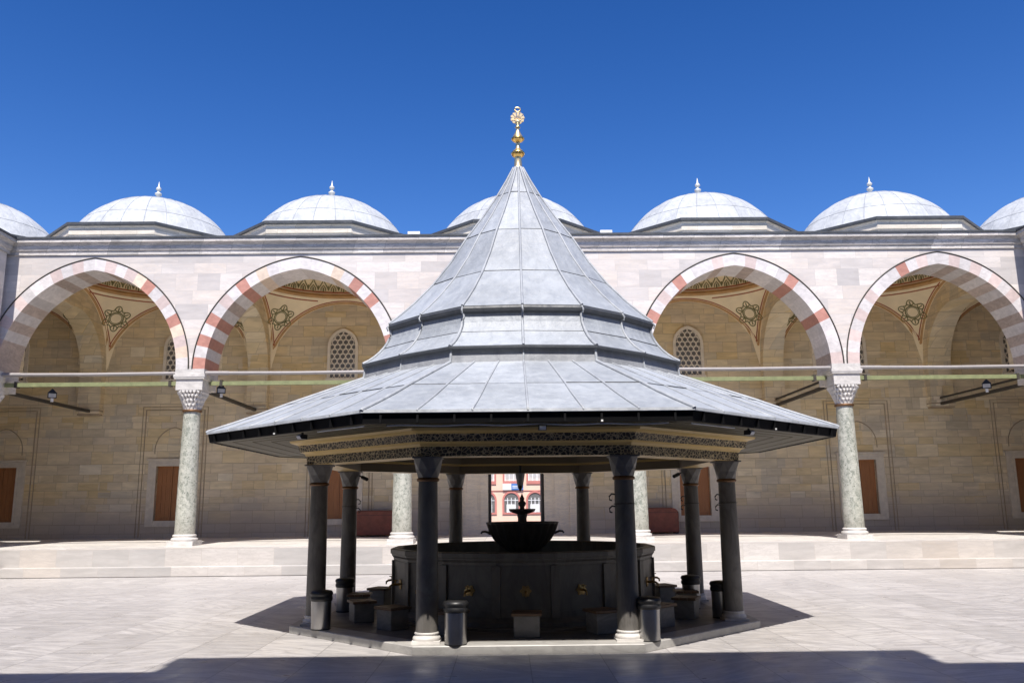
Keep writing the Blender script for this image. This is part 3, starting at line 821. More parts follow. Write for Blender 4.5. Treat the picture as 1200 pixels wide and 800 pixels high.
# columns
def make_pcol(loc):
    b = MB(); b.lathe([(.166, .27), (.167, .5), (.16, 1.4), (.147, 2.42), (.145, 2.48)], 24)
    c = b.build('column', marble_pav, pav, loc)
    q = MB(); q.box(-.21, .21, -.21, .21, .12, .155); q.lathe([(.20, .155), (.21, .18), (.20, .205), (.18, .22), (.175, .24), (.188, .255), (.17, .272)], 24)
    q.build('base', marble_white, c)  # paler than the shaft: sunlight at the foot put into the colour
    q = MB(); q.lathe([(.147, 2.47), (.172, 2.48), (.175, 2.51), (.15, 2.53)], 24); q.build('bronze_collar', brass_dark, c)
    # lotus / lozenge capital: octagon below, square above, folded triangles between
    q = MB(); r0, hw = .162, .215
    bot = [(r0*sin(k*PI/4+PI/8), -r0*cos(k*PI/4+PI/8), 2.53) for k in range(8)]
    mid = [(.192*sin(k*PI/4), -.192*cos(k*PI/4), 2.66) for k in range(8)]
    top = [(hw*x, hw*y, 2.82) for x, y in ((-.45,-1),(.45,-1),(1,-.45),(1,.45),(.45,1),(-.45,1),(-1,.45),(-1,-.45))]
    top = top[1:]+top[:1]      # start right of -y
    v = bot+mid+top; f = []
    for k in range(8):
        k1 = (k+1) % 8
        f += [(k, 8+k1, 8+k) if False else (8+k, k, 8+k1), (8+k, 8+k1, 16+k)]
        f += [((k-1) % 8, k, 8+k), (16+(k-1) % 8, 8+k, 16+k)]
    q.add(v, f); q.add(top, [tuple(range(8))])
    q.box(-.225, .225, -.225, .225, 2.82, 2.845)
    q.build('capital', marble_grey, c)
    return c
pc = None
hooks_on = (1, 2, 5, 0)
for k in range(8):
    x, y = oc(RC, k)
    c = make_pcol((x, y, 0)) if pc is None else copy_tree(pc, pav, (x, y, 0))
    if pc is None: pc = c
for k in range(8):
    if k in hooks_on:
        x, y = oc(RC, k); s_ = -1 if k in (1, 2, 0) else 1
        h = MB()
        for zz in (2.02, 2.2):
            h.tube([(x+s_*.15, y-.06, zz+.05), (x+s_*.20, y-.08, zz+.06), (x+s_*.24, y-.08, zz+.02), (x+s_*.235, y-.08, zz-.03), (x+s_*.20, y-.08, zz-.04)], .012, 5)
        h.tube([(x+.165*cos(i*PI/12), y+.165*sin(i*PI/12), 2.11) for i in range(24)], .006, 4, closed=True)
        h.build('coat_hook', iron, pav)
# beam, carved frieze, gilt coves: octagonal rings
def op(r, k, f, bu=0.0):
    p_ = Vector(oc(r, k)).lerp(Vector(oc(r, k+1)), f); return p_*(1+bu*(1-abs(2*f-1)))
def hexring(b, prof, mats, bu):
    for (r0, z0), (r1, z1), m in zip(prof, prof[1:], mats):
        for k in range(8):
            for f0 in (0, .5):
                b.add([(*op(r0, k, f0, bu), z0), (*op(r0, k, f0+.5, bu), z0), (*op(r1, k, f0+.5, bu), z1), (*op(r1, k, f0, bu), z1)], [(0,1,2,3)], m)
def octring(b, prof, mats):
    for (r0, z0), (r1, z1), m in zip(prof, prof[1:], mats):
        for k in range(8):
            A, B = oc(r0, k), oc(r0, k+1); C, D = oc(r1, k+1), oc(r1, k)
            b.add([(*A, z0), (*B, z0), (*C, z1), (*D, z1)], [(0,1,2,3)], m)
f = MB()
octring(f, [(3.68, 2.845), (4.17, 2.845), (4.18, 2.99)], [1, 0])
# cove swelling outward then second carved band and cove
prof = [(4.18, 2.99), (4.20, 3.0), (4.215, 3.03), (4.26, 3.055), (4.30, 3.06)]
octring(f, prof, [1, 1, 1, 1])
octring(f, [(4.30, 3.06), (4.335, 3.175)], [0])
octring(f, [(4.335, 3.175), (4.36, 3.19), (4.40, 3.20), (4.47, 3.215), (4.49, 3.25)], [1, 1, 1, 1])
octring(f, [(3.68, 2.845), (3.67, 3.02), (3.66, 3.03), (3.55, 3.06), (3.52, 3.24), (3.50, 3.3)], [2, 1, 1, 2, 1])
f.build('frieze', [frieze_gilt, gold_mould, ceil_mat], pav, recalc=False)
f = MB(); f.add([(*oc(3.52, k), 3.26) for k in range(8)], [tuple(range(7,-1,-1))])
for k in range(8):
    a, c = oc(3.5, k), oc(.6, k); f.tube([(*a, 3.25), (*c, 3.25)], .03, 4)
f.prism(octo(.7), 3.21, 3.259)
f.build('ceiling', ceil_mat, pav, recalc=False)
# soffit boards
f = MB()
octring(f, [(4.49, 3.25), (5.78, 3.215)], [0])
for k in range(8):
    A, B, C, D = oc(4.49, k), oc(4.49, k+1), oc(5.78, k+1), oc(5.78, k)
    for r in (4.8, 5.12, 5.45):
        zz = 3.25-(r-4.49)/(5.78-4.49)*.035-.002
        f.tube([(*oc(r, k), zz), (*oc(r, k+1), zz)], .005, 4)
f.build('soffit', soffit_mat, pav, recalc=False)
# fascia with clips
f = MB()
octring(f, [(5.76, 3.205), (5.83, 3.205), (5.865, 3.36)], [0, 0])
for k in range(8):
    A, B = Vector(oc(5.86, k)), Vector(oc(5.86, k+1)); out = ((A+B)/2).normalized()
    for j in range(9):
        p_ = A.lerp(B, (j+.5)/9)
        M = Matrix.Translation((p_.x, p_.y, 0)) @ Matrix.Rotation(math.atan2(out.x, -out.y), 4, 'Z')
        c = MB(); c.box(-.015, .015, -.015, .03, 3.21, 3.36); c.xf(M); f.add(c.v, c.f, 0)
        if (j, k) in ((4, 6), (6, 7), (4, 0)): c = MB(); c.box(-.014, .014, -.035, -.02, 3.20, 3.225); c.xf(M); f.add(c.v, c.f, 1)
f.build('fascia', [fascia_mat, white_paint], pav, recalc=False)
f = MB()
for k in (7,):
    A, B = Vector(oc(5.72, k)), Vector(oc(5.72, k+1))
    pts = []
    for i in range(25):
        p_ = A.lerp(B, .06+.88*i/24); pts.append((p_.x, p_.y, 3.183+.008*sin(i*1.1)))
    f.tube(pts, .012, 5)
for k, a0, a1 in ((6, .72, .98), (0, .02, .28)):
    A, B = Vector(oc(5.72, k)), Vector(oc(5.72, k+1))
    f.tube([(*A.lerp(B, a0+(a1-a0)*i/6), 3.185) for i in range(7)], .012, 5)
f.build('light_strip', white_paint, pav)

# roof tiers ---------------------------------------------------------
rnd = random.Random(5)
def facet_roof(prof, npan, laps, dom_mat=0, roll=.024, hip=.03, seams=True, hip_mat=1, bulge=(.034, .034)):
    b = MB(); BU = [bulge[0]+(bulge[1]-bulge[0])*i/(len(prof)-1) for i in range(len(prof))]
    for k in range(8):
        for i in range(npan):
            tn0 = .90+.2*rnd.random()
            for j in range(len(prof)-1):
                (r0, z0), (r1, z1) = prof[j], prof[j+1]
                if any(abs(z0-l) < 1e-6 for l in laps): tn0 = .88+.24*rnd.random()
                P = []
                for (r, z), bu in (((r0, z0), BU[j]), ((r1, z1), BU[j+1])):
                    P.append([(*op(r, k, (i+q/2)/npan, bu), z) for q in range(3)])
                b.add(P[0]+P[1], [(0,1,4,3),(1,2,5,4)], dom_mat, tn0)
    for k in range(8):
        b.tube([(*oc(r+.008, k), z+.006) for r, z in prof], hip, 6, hip_mat)
        if seams:
            for i in range(1, npan):
                pts = []
                for (r, z), bu in zip(prof, BU): pts.append((*op(r+.004, k, i/npan, bu), z+.004))
                b.tube(pts, roll, 6, hip_mat)
    # laps: overlapping sheet edges a little proud, dark colour painting the gap shadow
    for l in laps:
        for j in range(len(prof)-1):
            if abs(prof[j][1]-l) < 1e-6:
                r, z = prof[j]
                for k in range(8):
                    for i in range(npan):
                        dz = rnd.uniform(-.008, .008)
                        a, c = op(r, k, i/npan+.004, BU[j]), op(r, k, (i+1)/npan-.004, BU[j])
                        b.tube([(*a, z+dz), (*((a+c)/2), z+dz-.002), (*c, z+dz)], .010, 5, 2)
    return b
LR = [lead_roof, lead_seam, lead_dark]
# lower skirt roof
sk = [(5.88, 3.365), (5.86, 3.385), (5.45, 3.535), (5.0, 3.71), (4.55, 3.90), (4.08, 4.085), (3.6, 4.275), (3.17, 4.445)]
facet_roof(sk, 6, [3.90], roll=.017, bulge=(0, .034)).build('lower_roof', LR, pav, recalc=False)
f = MB(); octring(f, [(5.87, 3.34), (5.895, 3.345), (5.885, 3.385)], [0, 0]); f.build('drip_edge', lead_seam, pav, recalc=False)
# stained upright band
bd = facet_roof([(3.18, 4.43), (3.14, 4.66)], 2, [], seams=True, roll=.015, hip=.025)
bd.build('upright_band', [lead_band, lead_seam, lead_dark], pav, recalc=False)
# flared middle tier
fl = []
for i in range(9):
    u = i/8; fl.append((3.20-.54*(1-(1-u)**1.9), 4.71+.70*u**1.12))
lapz = fl[4][1]
fm = facet_roof(fl, 2, [lapz], roll=.024, hip=.03)
fm.build('middle_roof', LR, pav, recalc=False)
f = MB(); hexring(f, [(3.12, 4.655), (3.19, 4.648), (3.225, 4.67), (3.225, 4.70), (3.19, 4.72)], [0]*4, .034); f.build('lower_roll', lead_dark, pav, recalc=False)
f = MB()
hexring(f, [(2.60, 5.375), (2.68, 5.38), (2.725, 5.41), (2.735, 5.46), (2.715, 5.50), (2.66, 5.53)], [0]*5, .034)
for k in range(8):
    for fr in (0, .5):
        p_ = op(2.725, k, fr, .034)
        f.tube([(p_.x*1.003, p_.y*1.003, 5.375), (p_.x*1.012, p_.y*1.012, 5.43), (p_.x*.99, p_.y*.99, 5.52)], .02, 6, 1)
f.build('upper_roll', [lead_dark, lead_seam], pav, recalc=False)
cn = [(2.715, 5.51), (2.49, 5.70), (2.22, 5.95), (1.84, 6.36), (1.49, 6.83), (1.15, 7.38), (.80, 7.87), (.47, 8.38), (.26, 8.75), (.10, 9.06)]
fc = facet_roof(cn, 2, [6.36, 7.38, 8.38], roll=.022, hip=.024)
fc.build('cone_roof', LR, pav, recalc=False)
# finial
f = MB()
f.lathe([(.11, 9.06), (.10, 9.12), (.085, 9.14), (.075, 9.36), (.08, 9.375)], 20, mat=1)
f.lathe([(.08, 9.375), (.13, 9.42), (.145, 9.455), (.145, 9.475), (.11, 9.50)], 20, mat=0)
f.lathe([(.12, 9.50), (.085, 9.54), (.05, 9.575), (.045, 9.70), (.055, 9.715)], 20, mat=1)
f.lathe([(.055, 9.715), (.10, 9.74), (.135, 9.775), (.14, 9.80), (.11, 9.825)], 20, mat=0)
f.lathe([(.115, 9.825), (.09, 9.87), (.05, 9.95), (.032, 10.02), (.045, 10.04), (.06, 10.055), (.035, 10.075), (.028, 10.11), (.05, 10.135), (.03, 10.15)], 20, mat=1)
# pierced fan-shaped emblem
N_ = 40
outl = []; inn_ = []
for i in range(N_):
    a = 2*PI*i/N_-PI/2; sc_ = .145*(1+.07*cos(11*a)); outl.append((sc_*cos(a), 10.27+sc_*.95*sin(a)))
fs = []
v = [(x,-.012,z) for x, z in outl]+[(x,.012,z) for x, z in outl]
core = [(.075*cos(2*PI*i/N_-PI/2), 10.24+.075*sin(2*PI*i/N_-PI/2)) for i in range(N_)]
v += [(x,-.012,z) for x, z in core]+[(x,.012,z) for x, z in core]
for i in range(N_):
    j = (i+1) % N_
    fs += [(i, j, N_+j, N_+i)]
    if i % 4 != 1 or i < 4 or i > 36: fs += [(i, 2*N_+i, 2*N_+j, j), (N_+i, N_+j, 3*N_+j, 3*N_+i)]
fs += [(2*N_+i, 3*N_+i, 3*N_+(i+1) % N_, 2*N_+(i+1) % N_) for i in range(N_)]
f.add(v, fs, 1)
for i in range(7):
    a = PI/2+(i-3)*.5; f.tube([(0, 0, 10.19), (.11*cos(a), 0, 10.25+.12*sin(a))], .013, 5, 1)
f.lathe([(.045, 10.14), (.06, 10.17), (.04, 10.21)], 12, mat=1)
f.tube([(.06*cos(2*PI*i/20), 0, 10.46+.05*sin(2*PI*i/20)) for i in range(20)], .016, 6, 1, closed=True)
f.v = [(x, y, z-.065) for x, y, z in f.v]; f.build('finial', [gilt, gilt_pale], pav, recalc=False)

# small fittings under the eaves
def lamp_at(name, label, loc, rz, s_=1.0):
    t_ = thing(name, label, 'lamp', loc, rz, 'small lamps under the pavilion eave')
    b = MB(); b.box(-.055*s_, .055*s_, -.05*s_, .05*s_, -.10*s_, -.03*s_); b.box(-.012, .012, -.012, .012, -.03*s_, .0); b.build('housing', black_mat, t_)
    b = MB(); b.add([(-.045*s_,-.052*s_,-.10*s_), (.045*s_,-.052*s_,-.10*s_), (.045*s_,-.085*s_,-.06*s_), (-.045*s_,-.085*s_,-.06*s_), (-.045*s_,-.05*s_,-.035*s_), (.045*s_,-.05*s_,-.035*s_)], [(0,1,2,3), (3,2,5,4)]); b.build('lens', white_paint, t_)
    return t_
for fr, k, lab in ((.62, 6, 'small black floodlight under the left slope of the pavilion eave'), (.38, 0, 'small black floodlight under the right slope of the pavilion eave'), (.545, 7, 'small white lamp under the front centre of the pavilion eave')):
    A, B = Vector(oc(5.70, k)), Vector(oc(5.70, k+1)); p_ = A.lerp(B, fr)
    lamp_at('eave_lamp', lab, (p_.x, PY+p_.y, 3.205), math.atan2(p_.x, -p_.y), 1.0)
for s_, lab in ((-1, 'black camera on the inner left column capital of the pavilion'), (1, 'black camera on the inner right column capital of the pavilion')):
    x, y = oc(RC, 2 if s_ > 0 else 5)
    t_ = thing('security_camera', lab, 'camera', (x-s_*.27, PY+y-.05, 2.72), 0, 'black cameras on the pavilion capitals')
    b = MB(); b.tube([(s_*.06, .0, .03), (0, -.04, .0)], .015, 6); b.tube([(0, -.04, 0), (-s_*.12, -.16, -.05)], .04, 8); b.build('body', black_mat, t_)
# hanging lantern
t_ = thing('hanging_lantern', 'grey tapered lantern hanging from the pavilion beam at the back centre', 'lantern', (.02, PY+3.3, 2.84))
b = MB(); b.lathe([(.115, 0), (.12, -.02), (.075, -.27), (.06, -.29)], 8, ph=PI/8, smooth=False); b.build('glass_shade', plain('lantern_grey', (.32, .32, .32), .4), t_)
b = MB(); b.lathe([(.03, .0), (.03, .18)], 8); b.build('rod', black_mat, t_)
b = MB(); b.lathe([(.065, -.285), (.06, -.33), (.03, -.38), (.012, -.42)], 8); b.build('end_cap', black_mat, t_)

# ------------------------------------------------------------------ basin
basin = thing('fountain_basin', 'large sixteen sided grey marble basin with brass taps under the pavilion', 'basin', (0, PY, 0))
b = MB(); n = 16; ph = PI/16
body = [(2.52, .12), (2.52, .22), (2.46, .26), (2.42, .30), (2.42, 1.12), (2.43, 1.17), (2.46, 1.21), (2.465, 1.235), (2.485, 1.245), (2.485, 1.32), (2.465, 1.335), (2.36, 1.335), (2.34, 1.31), (2.33, .6)]
b.lathe([(r/cos(PI/16), z) for r, z in body], n, ph=ph, smooth=False, cap=False)
for k in range(16):
    a = ph+2*PI*k/16; r = 2.42/cos(PI/16)
    M = Matrix.Rotation(a, 4, 'Z')
    c = MB(); c.box(-.07, .07, -r-.035, -r+.05, .30, 1.12); c.xf(M); b.add(c.v, c.f)
    a2 = 2*PI*k/16; M = Matrix.Rotation(a2, 4, 'Z')
    c = MB(); c.box(-.40, .40, -2.432, -2.40, .30, .40); c.box(-.40, .40, -2.432, -2.40, 1.02, 1.11); c.xf(M); b.add(c.v, c.f)
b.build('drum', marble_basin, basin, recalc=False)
q = MB(); q.add([(2.36*sin(2*PI*k/16+ph), -2.36*cos(2*PI*k/16+ph), .95) for k in range(16)], [tuple(range(16))]); q.build('water', water_mat, basin, recalc=False)
q = MB()
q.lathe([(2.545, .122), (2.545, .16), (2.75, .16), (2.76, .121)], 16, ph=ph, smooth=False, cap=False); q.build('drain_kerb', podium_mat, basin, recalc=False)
tap = None
for k in range(16):
    a = 2*PI*k/16; px, py = 2.42*sin(a), -2.42*cos(a)
    if tap is None:
        q = MB()
        q.tube([(0,-.0,.0), (0,-.10,0), (0,-.16,-.005), (0,-.20,-.03), (0,-.205,-.075)], [.022, .022, .02, .018, .016], 8)
        q.tube([(0,-.10,.0), (0,-.10,.065)], .012, 6); q.tube([(-.045,-.10,.068), (.045,-.10,.068)], .010, 6)
        q.tube([(0,-.145,.07), (0,-.055,.07)], .010, 6)
        tap = q.build('tap', brass, basin, (px, py, .72), a)
        q = MB()
        nn = 24; vv = []
        for i in range(nn):
            an = 2*PI*i/nn; rr = .085*(1+.16*cos(6*an)); vv.append((rr*cos(an), -.012, rr*sin(an)))
        vv2 = [(x, .01, z) for x, _, z in vv]
        q.add(vv+vv2+[(0,-.022,0)], [(i, (i+1) % nn, 2*nn) for i in range(nn)]+[(i, (i+1) % nn, nn+(i+1) % nn, nn+i) for i in range(nn)])
        q.build('rosette', brass, tap)
    else: copy_tree(tap, basin, (px, py, .72), a)
# fluted bowl rising from the water
bowl = thing('fountain_bowl', 'dark fluted two tier fountain bowl rising inside the marble basin', 'fountain', (0, PY, .95))
q = MB(); fl_ = lambda a, z: 1+.035*cos(24*a)*(1 if z < .78 else .4)
q.lathe([(.30, -.3), (.26, .0), (.22, .12), (.20, .22), (.26, .27), (.40, .36), (.54, .50), (.62, .64), (.66, .76), (.69, .80), (.70, .83), (.68, .835), (.64, .80), (.55, .70), (.3, .62), (.05, .6)], 96, mod=fl_)
q.build('main_bowl', dark_stone, bowl)
q = MB(); q.lathe([(.11, .6), (.09, .75), (.085, .9), (.10, .96), (.09, 1.0)], 16); q.build('stem', dark_stone, bowl)
q = MB(); q.lathe([(.09, .98), (.16, 1.0), (.24, 1.03), (.265, 1.07), (.255, 1.085), (.18, 1.06), (.06, 1.04)], 24); q.build('upper_bowl', dark_stone, bowl)
q = MB(); q.lathe([(.05, 1.04), (.045, 1.12), (.075, 1.16), (.08, 1.2), (.04, 1.24), (.05, 1.28), (.02, 1.34), (.005, 1.38)], 14); q.build('knob', dark_stone, bowl)
for s_ in (-1, 1):
    q = MB(); q.tube([(s_*.62, 0, .62), (s_*.72, -.02, .66), (s_*.78, -.03, .655), (s_*.80, -.03, .62)], [.025, .022, .02, .018], 7); q.build('spout', dark_stone, bowl)

# ------------------------------------------------------------------ stools
def make_stool(loc, rz, label):
    t_ = thing('stone_stool', label, 'stool', loc, rz, 'stone stools round the basin')
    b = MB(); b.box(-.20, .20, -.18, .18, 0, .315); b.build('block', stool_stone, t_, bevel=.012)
    b = MB(); b.box(-.235, .235, -.215, -.075, .315, .36); b.box(-.235, .235, -.07, .07, .315, .36); b.box(-.235, .235, .075, .215, .315, .36); b.build('seat', stool_wood, t_, bevel=.008)
    return t_
stool_stone = marble('stool_marble', (.20, .193, .183), (.13, .124, .116), .5)  # stool stone darkened as part of the painted pavilion shade
stl = {0: 'stone stool with wooden seat at the front centre of the basin, facing the camera',
       -1: 'stone stool just behind the left front column and its steel bin', 1: 'stone stool in the dark just left of the right front column',
       -2: 'stone stool to the left of the left front column, nearest on that side', 2: 'stone stool behind the bin at the right front column',
       -3: 'second nearest stone stool on the left side of the basin', 3: 'second nearest stone stool on the right side of the basin',
       -4: 'third stone stool on the left side, level with the middle of the basin', 4: 'third stone stool on the right side, level with the middle of the basin',
       -5: 'farthest visible stone stool on the left, close against the basin edge', 5: 'farthest visible stone stool on the right, close against the basin edge'}
st0 = None
for k in range(-5, 6):
    a = 2*PI*k/16; loc = (3.12*sin(a), PY-3.12*cos(a), .12); rz = a+R_.uniform(-.06, .06)
    if st0 is None: st0 = make_stool(loc, rz, stl[k])
    else: copy_tree(st0, None, loc, rz, stl[k])

# ------------------------------------------------------------------ bins
def make_bin(loc, label):
    t_ = thing('litter_bin', label, 'bin', loc, 0, 'steel litter bins round the pavilion')
    b = MB(); b.lathe([(.155, .0), (.16, .02), (.168, .45), (.17, .47)], 28); b.build('body', steel, t_)
    b = MB(); b.lathe([(.172, .455), (.18, .46), (.188, .50), (.178, .525), (.175, .54), (.19, .56), (.19, .585), (.17, .615), (.10, .628), (.01, .63)], 28)
    b.build('lid', black_mat, t_)
    b = MB(); b.lathe([(.162, .0), (.165, .018)], 28); b.build('foot_ring', black_mat, t_)
    return t_
bins = [((-3.40, 14.72, .12), 'steel litter bin with black lid against the left middle column'), ((-3.46, 17.15, .12), 'steel litter bin with black lid by the rear left column'),
        ((-1.06, 12.98, .12), 'shiny steel litter bin with black lid beside the left front column'), ((1.80, 13.15, .12), 'steel litter bin with black lid beside the right front column'),
        ((3.25, 17.0, .12), 'steel litter bin with black lid in front of the rear right column'), ((3.50, 15.68, .12), 'litter bin mostly hidden behind the right middle column')]
bn = None
for loc, lab in bins:
    if bn is None: bn = make_bin(loc, lab)
    else: copy_tree(bn, None, loc, None, lab)

# ------------------------------------------------------------------ things in and on the portico
for s_, lab in ((-1, 'red brown rounded chest against the wall left of the portal'), (1, 'red brown rounded chest against the wall right of the portal')):
    xc = -5.85 if s_ < 0 else 5.95
    t_ = thing('chest', lab, 'chest', (xc, NY+BW-.6, FL+.004), 0, 'red brown chests by the portal')
    b = MB(); w_, h_ = .98, 1.06; r = .25
    pl = [(-w_, .06), (w_, .06), (w_, h_-r)]+[(w_-r+r*cos(i*PI/12), h_-r+r*sin(i*PI/12)) for i in range(1, 7)]+[(-w_+r+r*cos(PI/2+i*PI/12), h_-r+r*sin(PI/2+i*PI/12)) for i in range(0, 7)]
    v = [(x,-.38,z) for x, z in pl]+[(x,.40,z) for x, z in pl]; m = len(pl)
    b.add(v, [tuple(range(m)), tuple(range(2*m-1, m-1, -1))]+[(i, m+i, m+(i+1) % m, (i+1) % m) for i in range(m)])
    b.build('body', chest_mat, t_, bevel=.02)
    b = MB(); b.box(-w_+.26, w_-.26, -.40, .41, h_-.005, h_+.025); b.box(-w_+.01, w_-.01, -.395, -.3805, h_-.19, h_-.165); b.build('lid', plain('chest_lid', (.09, .03, .02), .5) if s_ < 0 else MATS['chest_lid'], t_)
    b = MB()
    for fx in (-w_+.08, w_-.08):
        for fy in (-.3, .32): b.box(fx-.05, fx+.05, fy-.05, fy+.05, 0, .06)
    b.build('feet', black_mat, t_)
def floodlight(loc, rz, lab, tilt=0.0):
    t_ = thing('floodlight', lab, 'floodlight', loc, rz, 'floodlights on the iron ties')
    b = MB(); b.box(-.13, .13, -.05, .05, .05, .22); b.box(-.16, .16, -.10, -.05, .03, .24); b.box(-.02, .02, -.03, .03, -.02, .05)
    b.add([(-.17,-.05,.24), (.17,-.05,.24), (.0,-.02,.42), (0,.06,.24)], [(0,1,2), (0,2,3), (1,3,2)]); b.build('housing', black_mat, t_)
    b = MB(); b.box(-.13, .13, -.112, -.1005, .06, .21); b.build('glass', lamp_glass, t_)
    b = MB(); b.box(-.05, .05, -.17, -.09, -.12, .02); b.build('bracket', white_paint, t_)
    return t_
floodlight((-18.1, NY+3.6, 6.36), .6, 'floodlight on the iron tie at the far left arch')
floodlight((-11.2, NY+2.7, 6.36), .5, 'floodlight on the iron tie behind the second column from the left')
floodlight((18.5, NY+3.2, 6.36), -.6, 'floodlight on the iron tie at the far right arch')
for x, lab in ((-3.55, 'small white box on the cornice left of the pavilion roof'), (3.35, 'small white box on the cornice right of the pavilion roof')):
    t_ = thing('roof_floodlight', lab, 'floodlight', (x, NY-.35, 11.5), 0, 'white boxes on the cornice')
    b = MB(); b.box(-.22, .22, -.12, .12, .06, .26); b.build('housing', white_paint, t_, bevel=.015)
    b = MB(); b.box(-.19, -.13, -.04, .04, -.01, .06); b.box(.13, .19, -.04, .04, -.01, .06); b.build('bracket', iron, t_)

# ------------------------------------------------------------------ pink building across the street
PB = 75.0
pk = thing('pink_building', 'pink building with red trimmed windows seen through the portal', 'building', (0, PB, 0))
W0 = -24.0
holes = []; cx_ = [.1+2.06*(i-11) for i in range(23)]
for x in cx_:
    holes.append((x-.58, x+.58, 4.2, 5.95)); holes.append((x-.62, x+.62, 1.5, 2.95)); holes.append((x-.58, x+.58, 7.2, 8.9))
w = MB(); grid_wall(w, W0-1, W0+49, -.02, 10.4, 0, .5, holes); w.box(W0-1, W0+49, .5, 9, 0, 10.4)
w.box(W0-1, W0+49, -.06, 0, 3.34, 3.39, 1); w.box(W0-1.2, W0+49.2, -.3, 9.2, 10.4, 10.7, 1)
w.build('wall', [pink_wall, pink_trim], pk, recalc=False)
u0 = l0 = None
for x in cx_:
    if u0 is None:
        b = MB()
        for a, c, d, e in ((-.74, -.58, 3.92, 6.1), (.58, .74, 3.92, 6.1), (-.58, .58, 5.95, 6.1), (-.58, .58, 3.92, 4.2)): b.box(a, c, -.08, .1, d, e)
        u0 = b.build('window', pink_trim, pk, (x, 0, 0))
        b = MB(); b.box(-.58, .58, .3, .34, 4.2, 5.95, 1)
        for xx in (-.58, -.22, .16, .50): b.box(xx, xx+.08, .24, .299, 4.2, 5.95, 0)
        b.box(-.5, -.05, .36, .37, 4.25, 5.9, 0); b.build('pane', [white_paint, glass_pale if 'glass_pale' in globals() else lamp_glass], u0)
        # arched lower window
        b = MB(); arc = arch_pts(.62, .62, 10); ou = arch_pts(.62, .62, 10, .17)
        inn2 = [(-.62, 1.5)]+[(px_, 2.55+z) for px_, z in arc]+[(.62, 1.5)]; out2 = [(-.79, 1.37)]+[(px_, 2.55+z) for px_, z in ou]+[(.79, 1.37)]
        for i in range(len(inn2)-1):
            A, B, C, D = inn2[i], inn2[i+1], out2[i+1], out2[i]
            b.add([(A[0],-.08,A[1]),(B[0],-.08,B[1]),(C[0],-.08,C[1]),(D[0],-.08,D[1]),(A[0],.35,A[1]),(B[0],.35,B[1]),(C[0],0,C[1]),(D[0],0,D[1])], [(0,1,2,3),(0,4,5,1),(3,2,6,7)])
        b.box(-.79, .79, -.08, .02, 1.35, 1.5)
        l0 = b.build('arched_window', pink_trim, pk, (x, 0, 0), recalc=False)
        b = MB(); b.add([(px_, -.02, z) for px_, z in inn2], [tuple(range(len(inn2)))], 1)
        for xx in (-.36, -.04, .3): b.box(xx, xx+.06, -.06, -.03, 1.5, 2.75, 0)
        b.box(-.6, .6, -.065, -.03, 2.5, 2.56, 0); b.box(-.42, .38, -.028, -.0205, 1.52, 2.2, 0); b.build('pane', [white_paint, glass_dark], l0, recalc=False)
    else:
        copy_tree(u0, pk, (x, 0, 0)); copy_tree(l0, pk, (x, 0, 0))
sg = thing('shop_sign', 'small white and blue sign on the pink wall between the window rows', 'sign', (.1, PB-.1, 3.42))
b = MB(); b.box(-.75, .0, -.06, .0, 0, .55); b.build('white_panel', white_paint, sg)
b = MB(); b.box(.005, 1.05, -.06, .0, .0, .55); b.build('blue_panel', blue_paint, sg)
b = MB(); b.box(.1, .95, -.07, -.0605, .3, .36); b.box(.1, .8, -.07, -.0605, .16, .22); b.build('white_stripe', white_paint, sg)

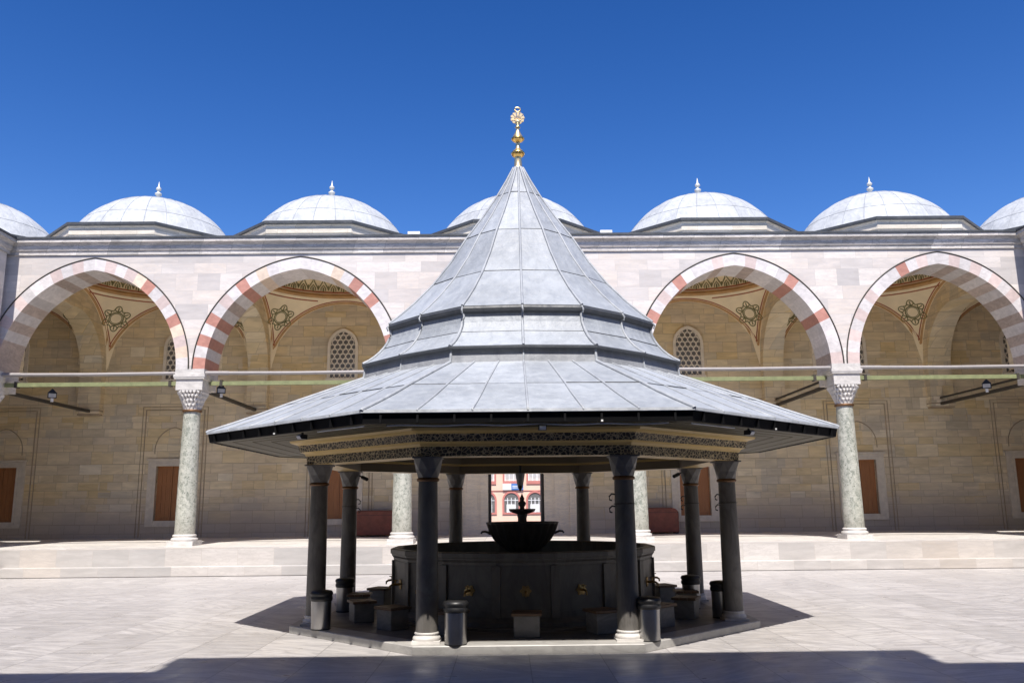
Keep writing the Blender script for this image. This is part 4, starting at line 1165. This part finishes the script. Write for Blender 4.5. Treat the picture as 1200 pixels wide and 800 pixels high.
# ------------------------------------------------------------------ light
EL = rad(59.4); AZ = .012
w = bpy.data.worlds.new('World'); sc.world = w; w.use_nodes = True
nt = w.node_tree; bg = nt.nodes['Background']
sky = nt.nodes.new('ShaderNodeTexSky'); sky.sky_type = 'NISHITA'; sky.sun_disc = False
sky.sun_elevation = EL; sky.sun_rotation = PI-AZ; sky.air_density = 1.0; sky.dust_density = .5; sky.ozone_density = 2.0; sky.altitude = 100
hs = nt.nodes.new('ShaderNodeHueSaturation'); hs.inputs['Saturation'].default_value = 1.40; hs.inputs['Hue'].default_value = .517; hs.inputs['Value'].default_value = 1.0
tc = nt.nodes.new('ShaderNodeTexCoord'); sx = nt.nodes.new('ShaderNodeSeparateXYZ'); rp = nt.nodes.new('ShaderNodeValToRGB'); mx = nt.nodes.new('ShaderNodeMix'); mx.data_type = 'RGBA'; mx.blend_type = 'MULTIPLY'; mx.inputs[0].default_value = 1
nt.links.new(tc.outputs['Generated'], sx.inputs[0]); nt.links.new(sx.outputs[2], rp.inputs[0])
for e_, (p_, v_) in zip([rp.color_ramp.elements[0], rp.color_ramp.elements[1], rp.color_ramp.elements.new(.3), rp.color_ramp.elements.new(.55)], ((.12, 1.0), (1.0, .30), (.3, .93), (.55, .78))):
    e_.position = p_; e_.color = (v_, v_, v_, 1)
nt.links.new(sky.outputs[0], hs.inputs['Color']); nt.links.new(hs.outputs[0], mx.inputs[6]); nt.links.new(rp.outputs[0], mx.inputs[7]); nt.links.new(mx.outputs[2], bg.inputs[0]); bg.inputs[1].default_value = .12
ld = bpy.data.lights.new('sun', 'SUN'); ld.energy = 5.0; ld.angle = rad(.53); ld.color = (1, .945, .875)
lo = bpy.data.objects.new('sun', ld); COL.objects.link(lo)
d = Vector((sin(AZ)*cos(EL), cos(AZ)*cos(EL), -sin(EL))); lo.rotation_euler = d.to_track_quat('-Z', 'Y').to_euler(); lo.location = (0, -20, 40)

# ------------------------------------------------------------------ camera
f_, pi_, ro_, ya_, cx0 = 994.73, .1906, .0099, -.0078, -.297
fw = Vector((-sin(ya_)*cos(pi_), cos(ya_)*cos(pi_), sin(pi_))); r0 = Vector((cos(ya_), sin(ya_), 0)); u0_ = r0.cross(fw)
rt = r0*cos(ro_)-u0_*sin(ro_); up = r0*sin(ro_)+u0_*cos(ro_)
cd = bpy.data.cameras.new('camera'); cam = bpy.data.objects.new('camera', cd); COL.objects.link(cam)
M = Matrix((rt, up, -fw)).transposed().to_4x4(); M.translation = Vector((cx0, 0, 2.1)); cam.matrix_world = M
cd.sensor_width = 36; cd.sensor_fit = 'HORIZONTAL'; cd.lens = f_/1200*36; cd.clip_end = 3000; cd.clip_start = .05
sc.camera = cam
sc.cycles.diffuse_bounces = 8; sc.cycles.max_bounces = 12
sc.view_settings.view_transform = 'Standard'; sc.view_settings.look = 'None'; sc.view_settings.exposure = 0.57; sc.view_settings.gamma = 1
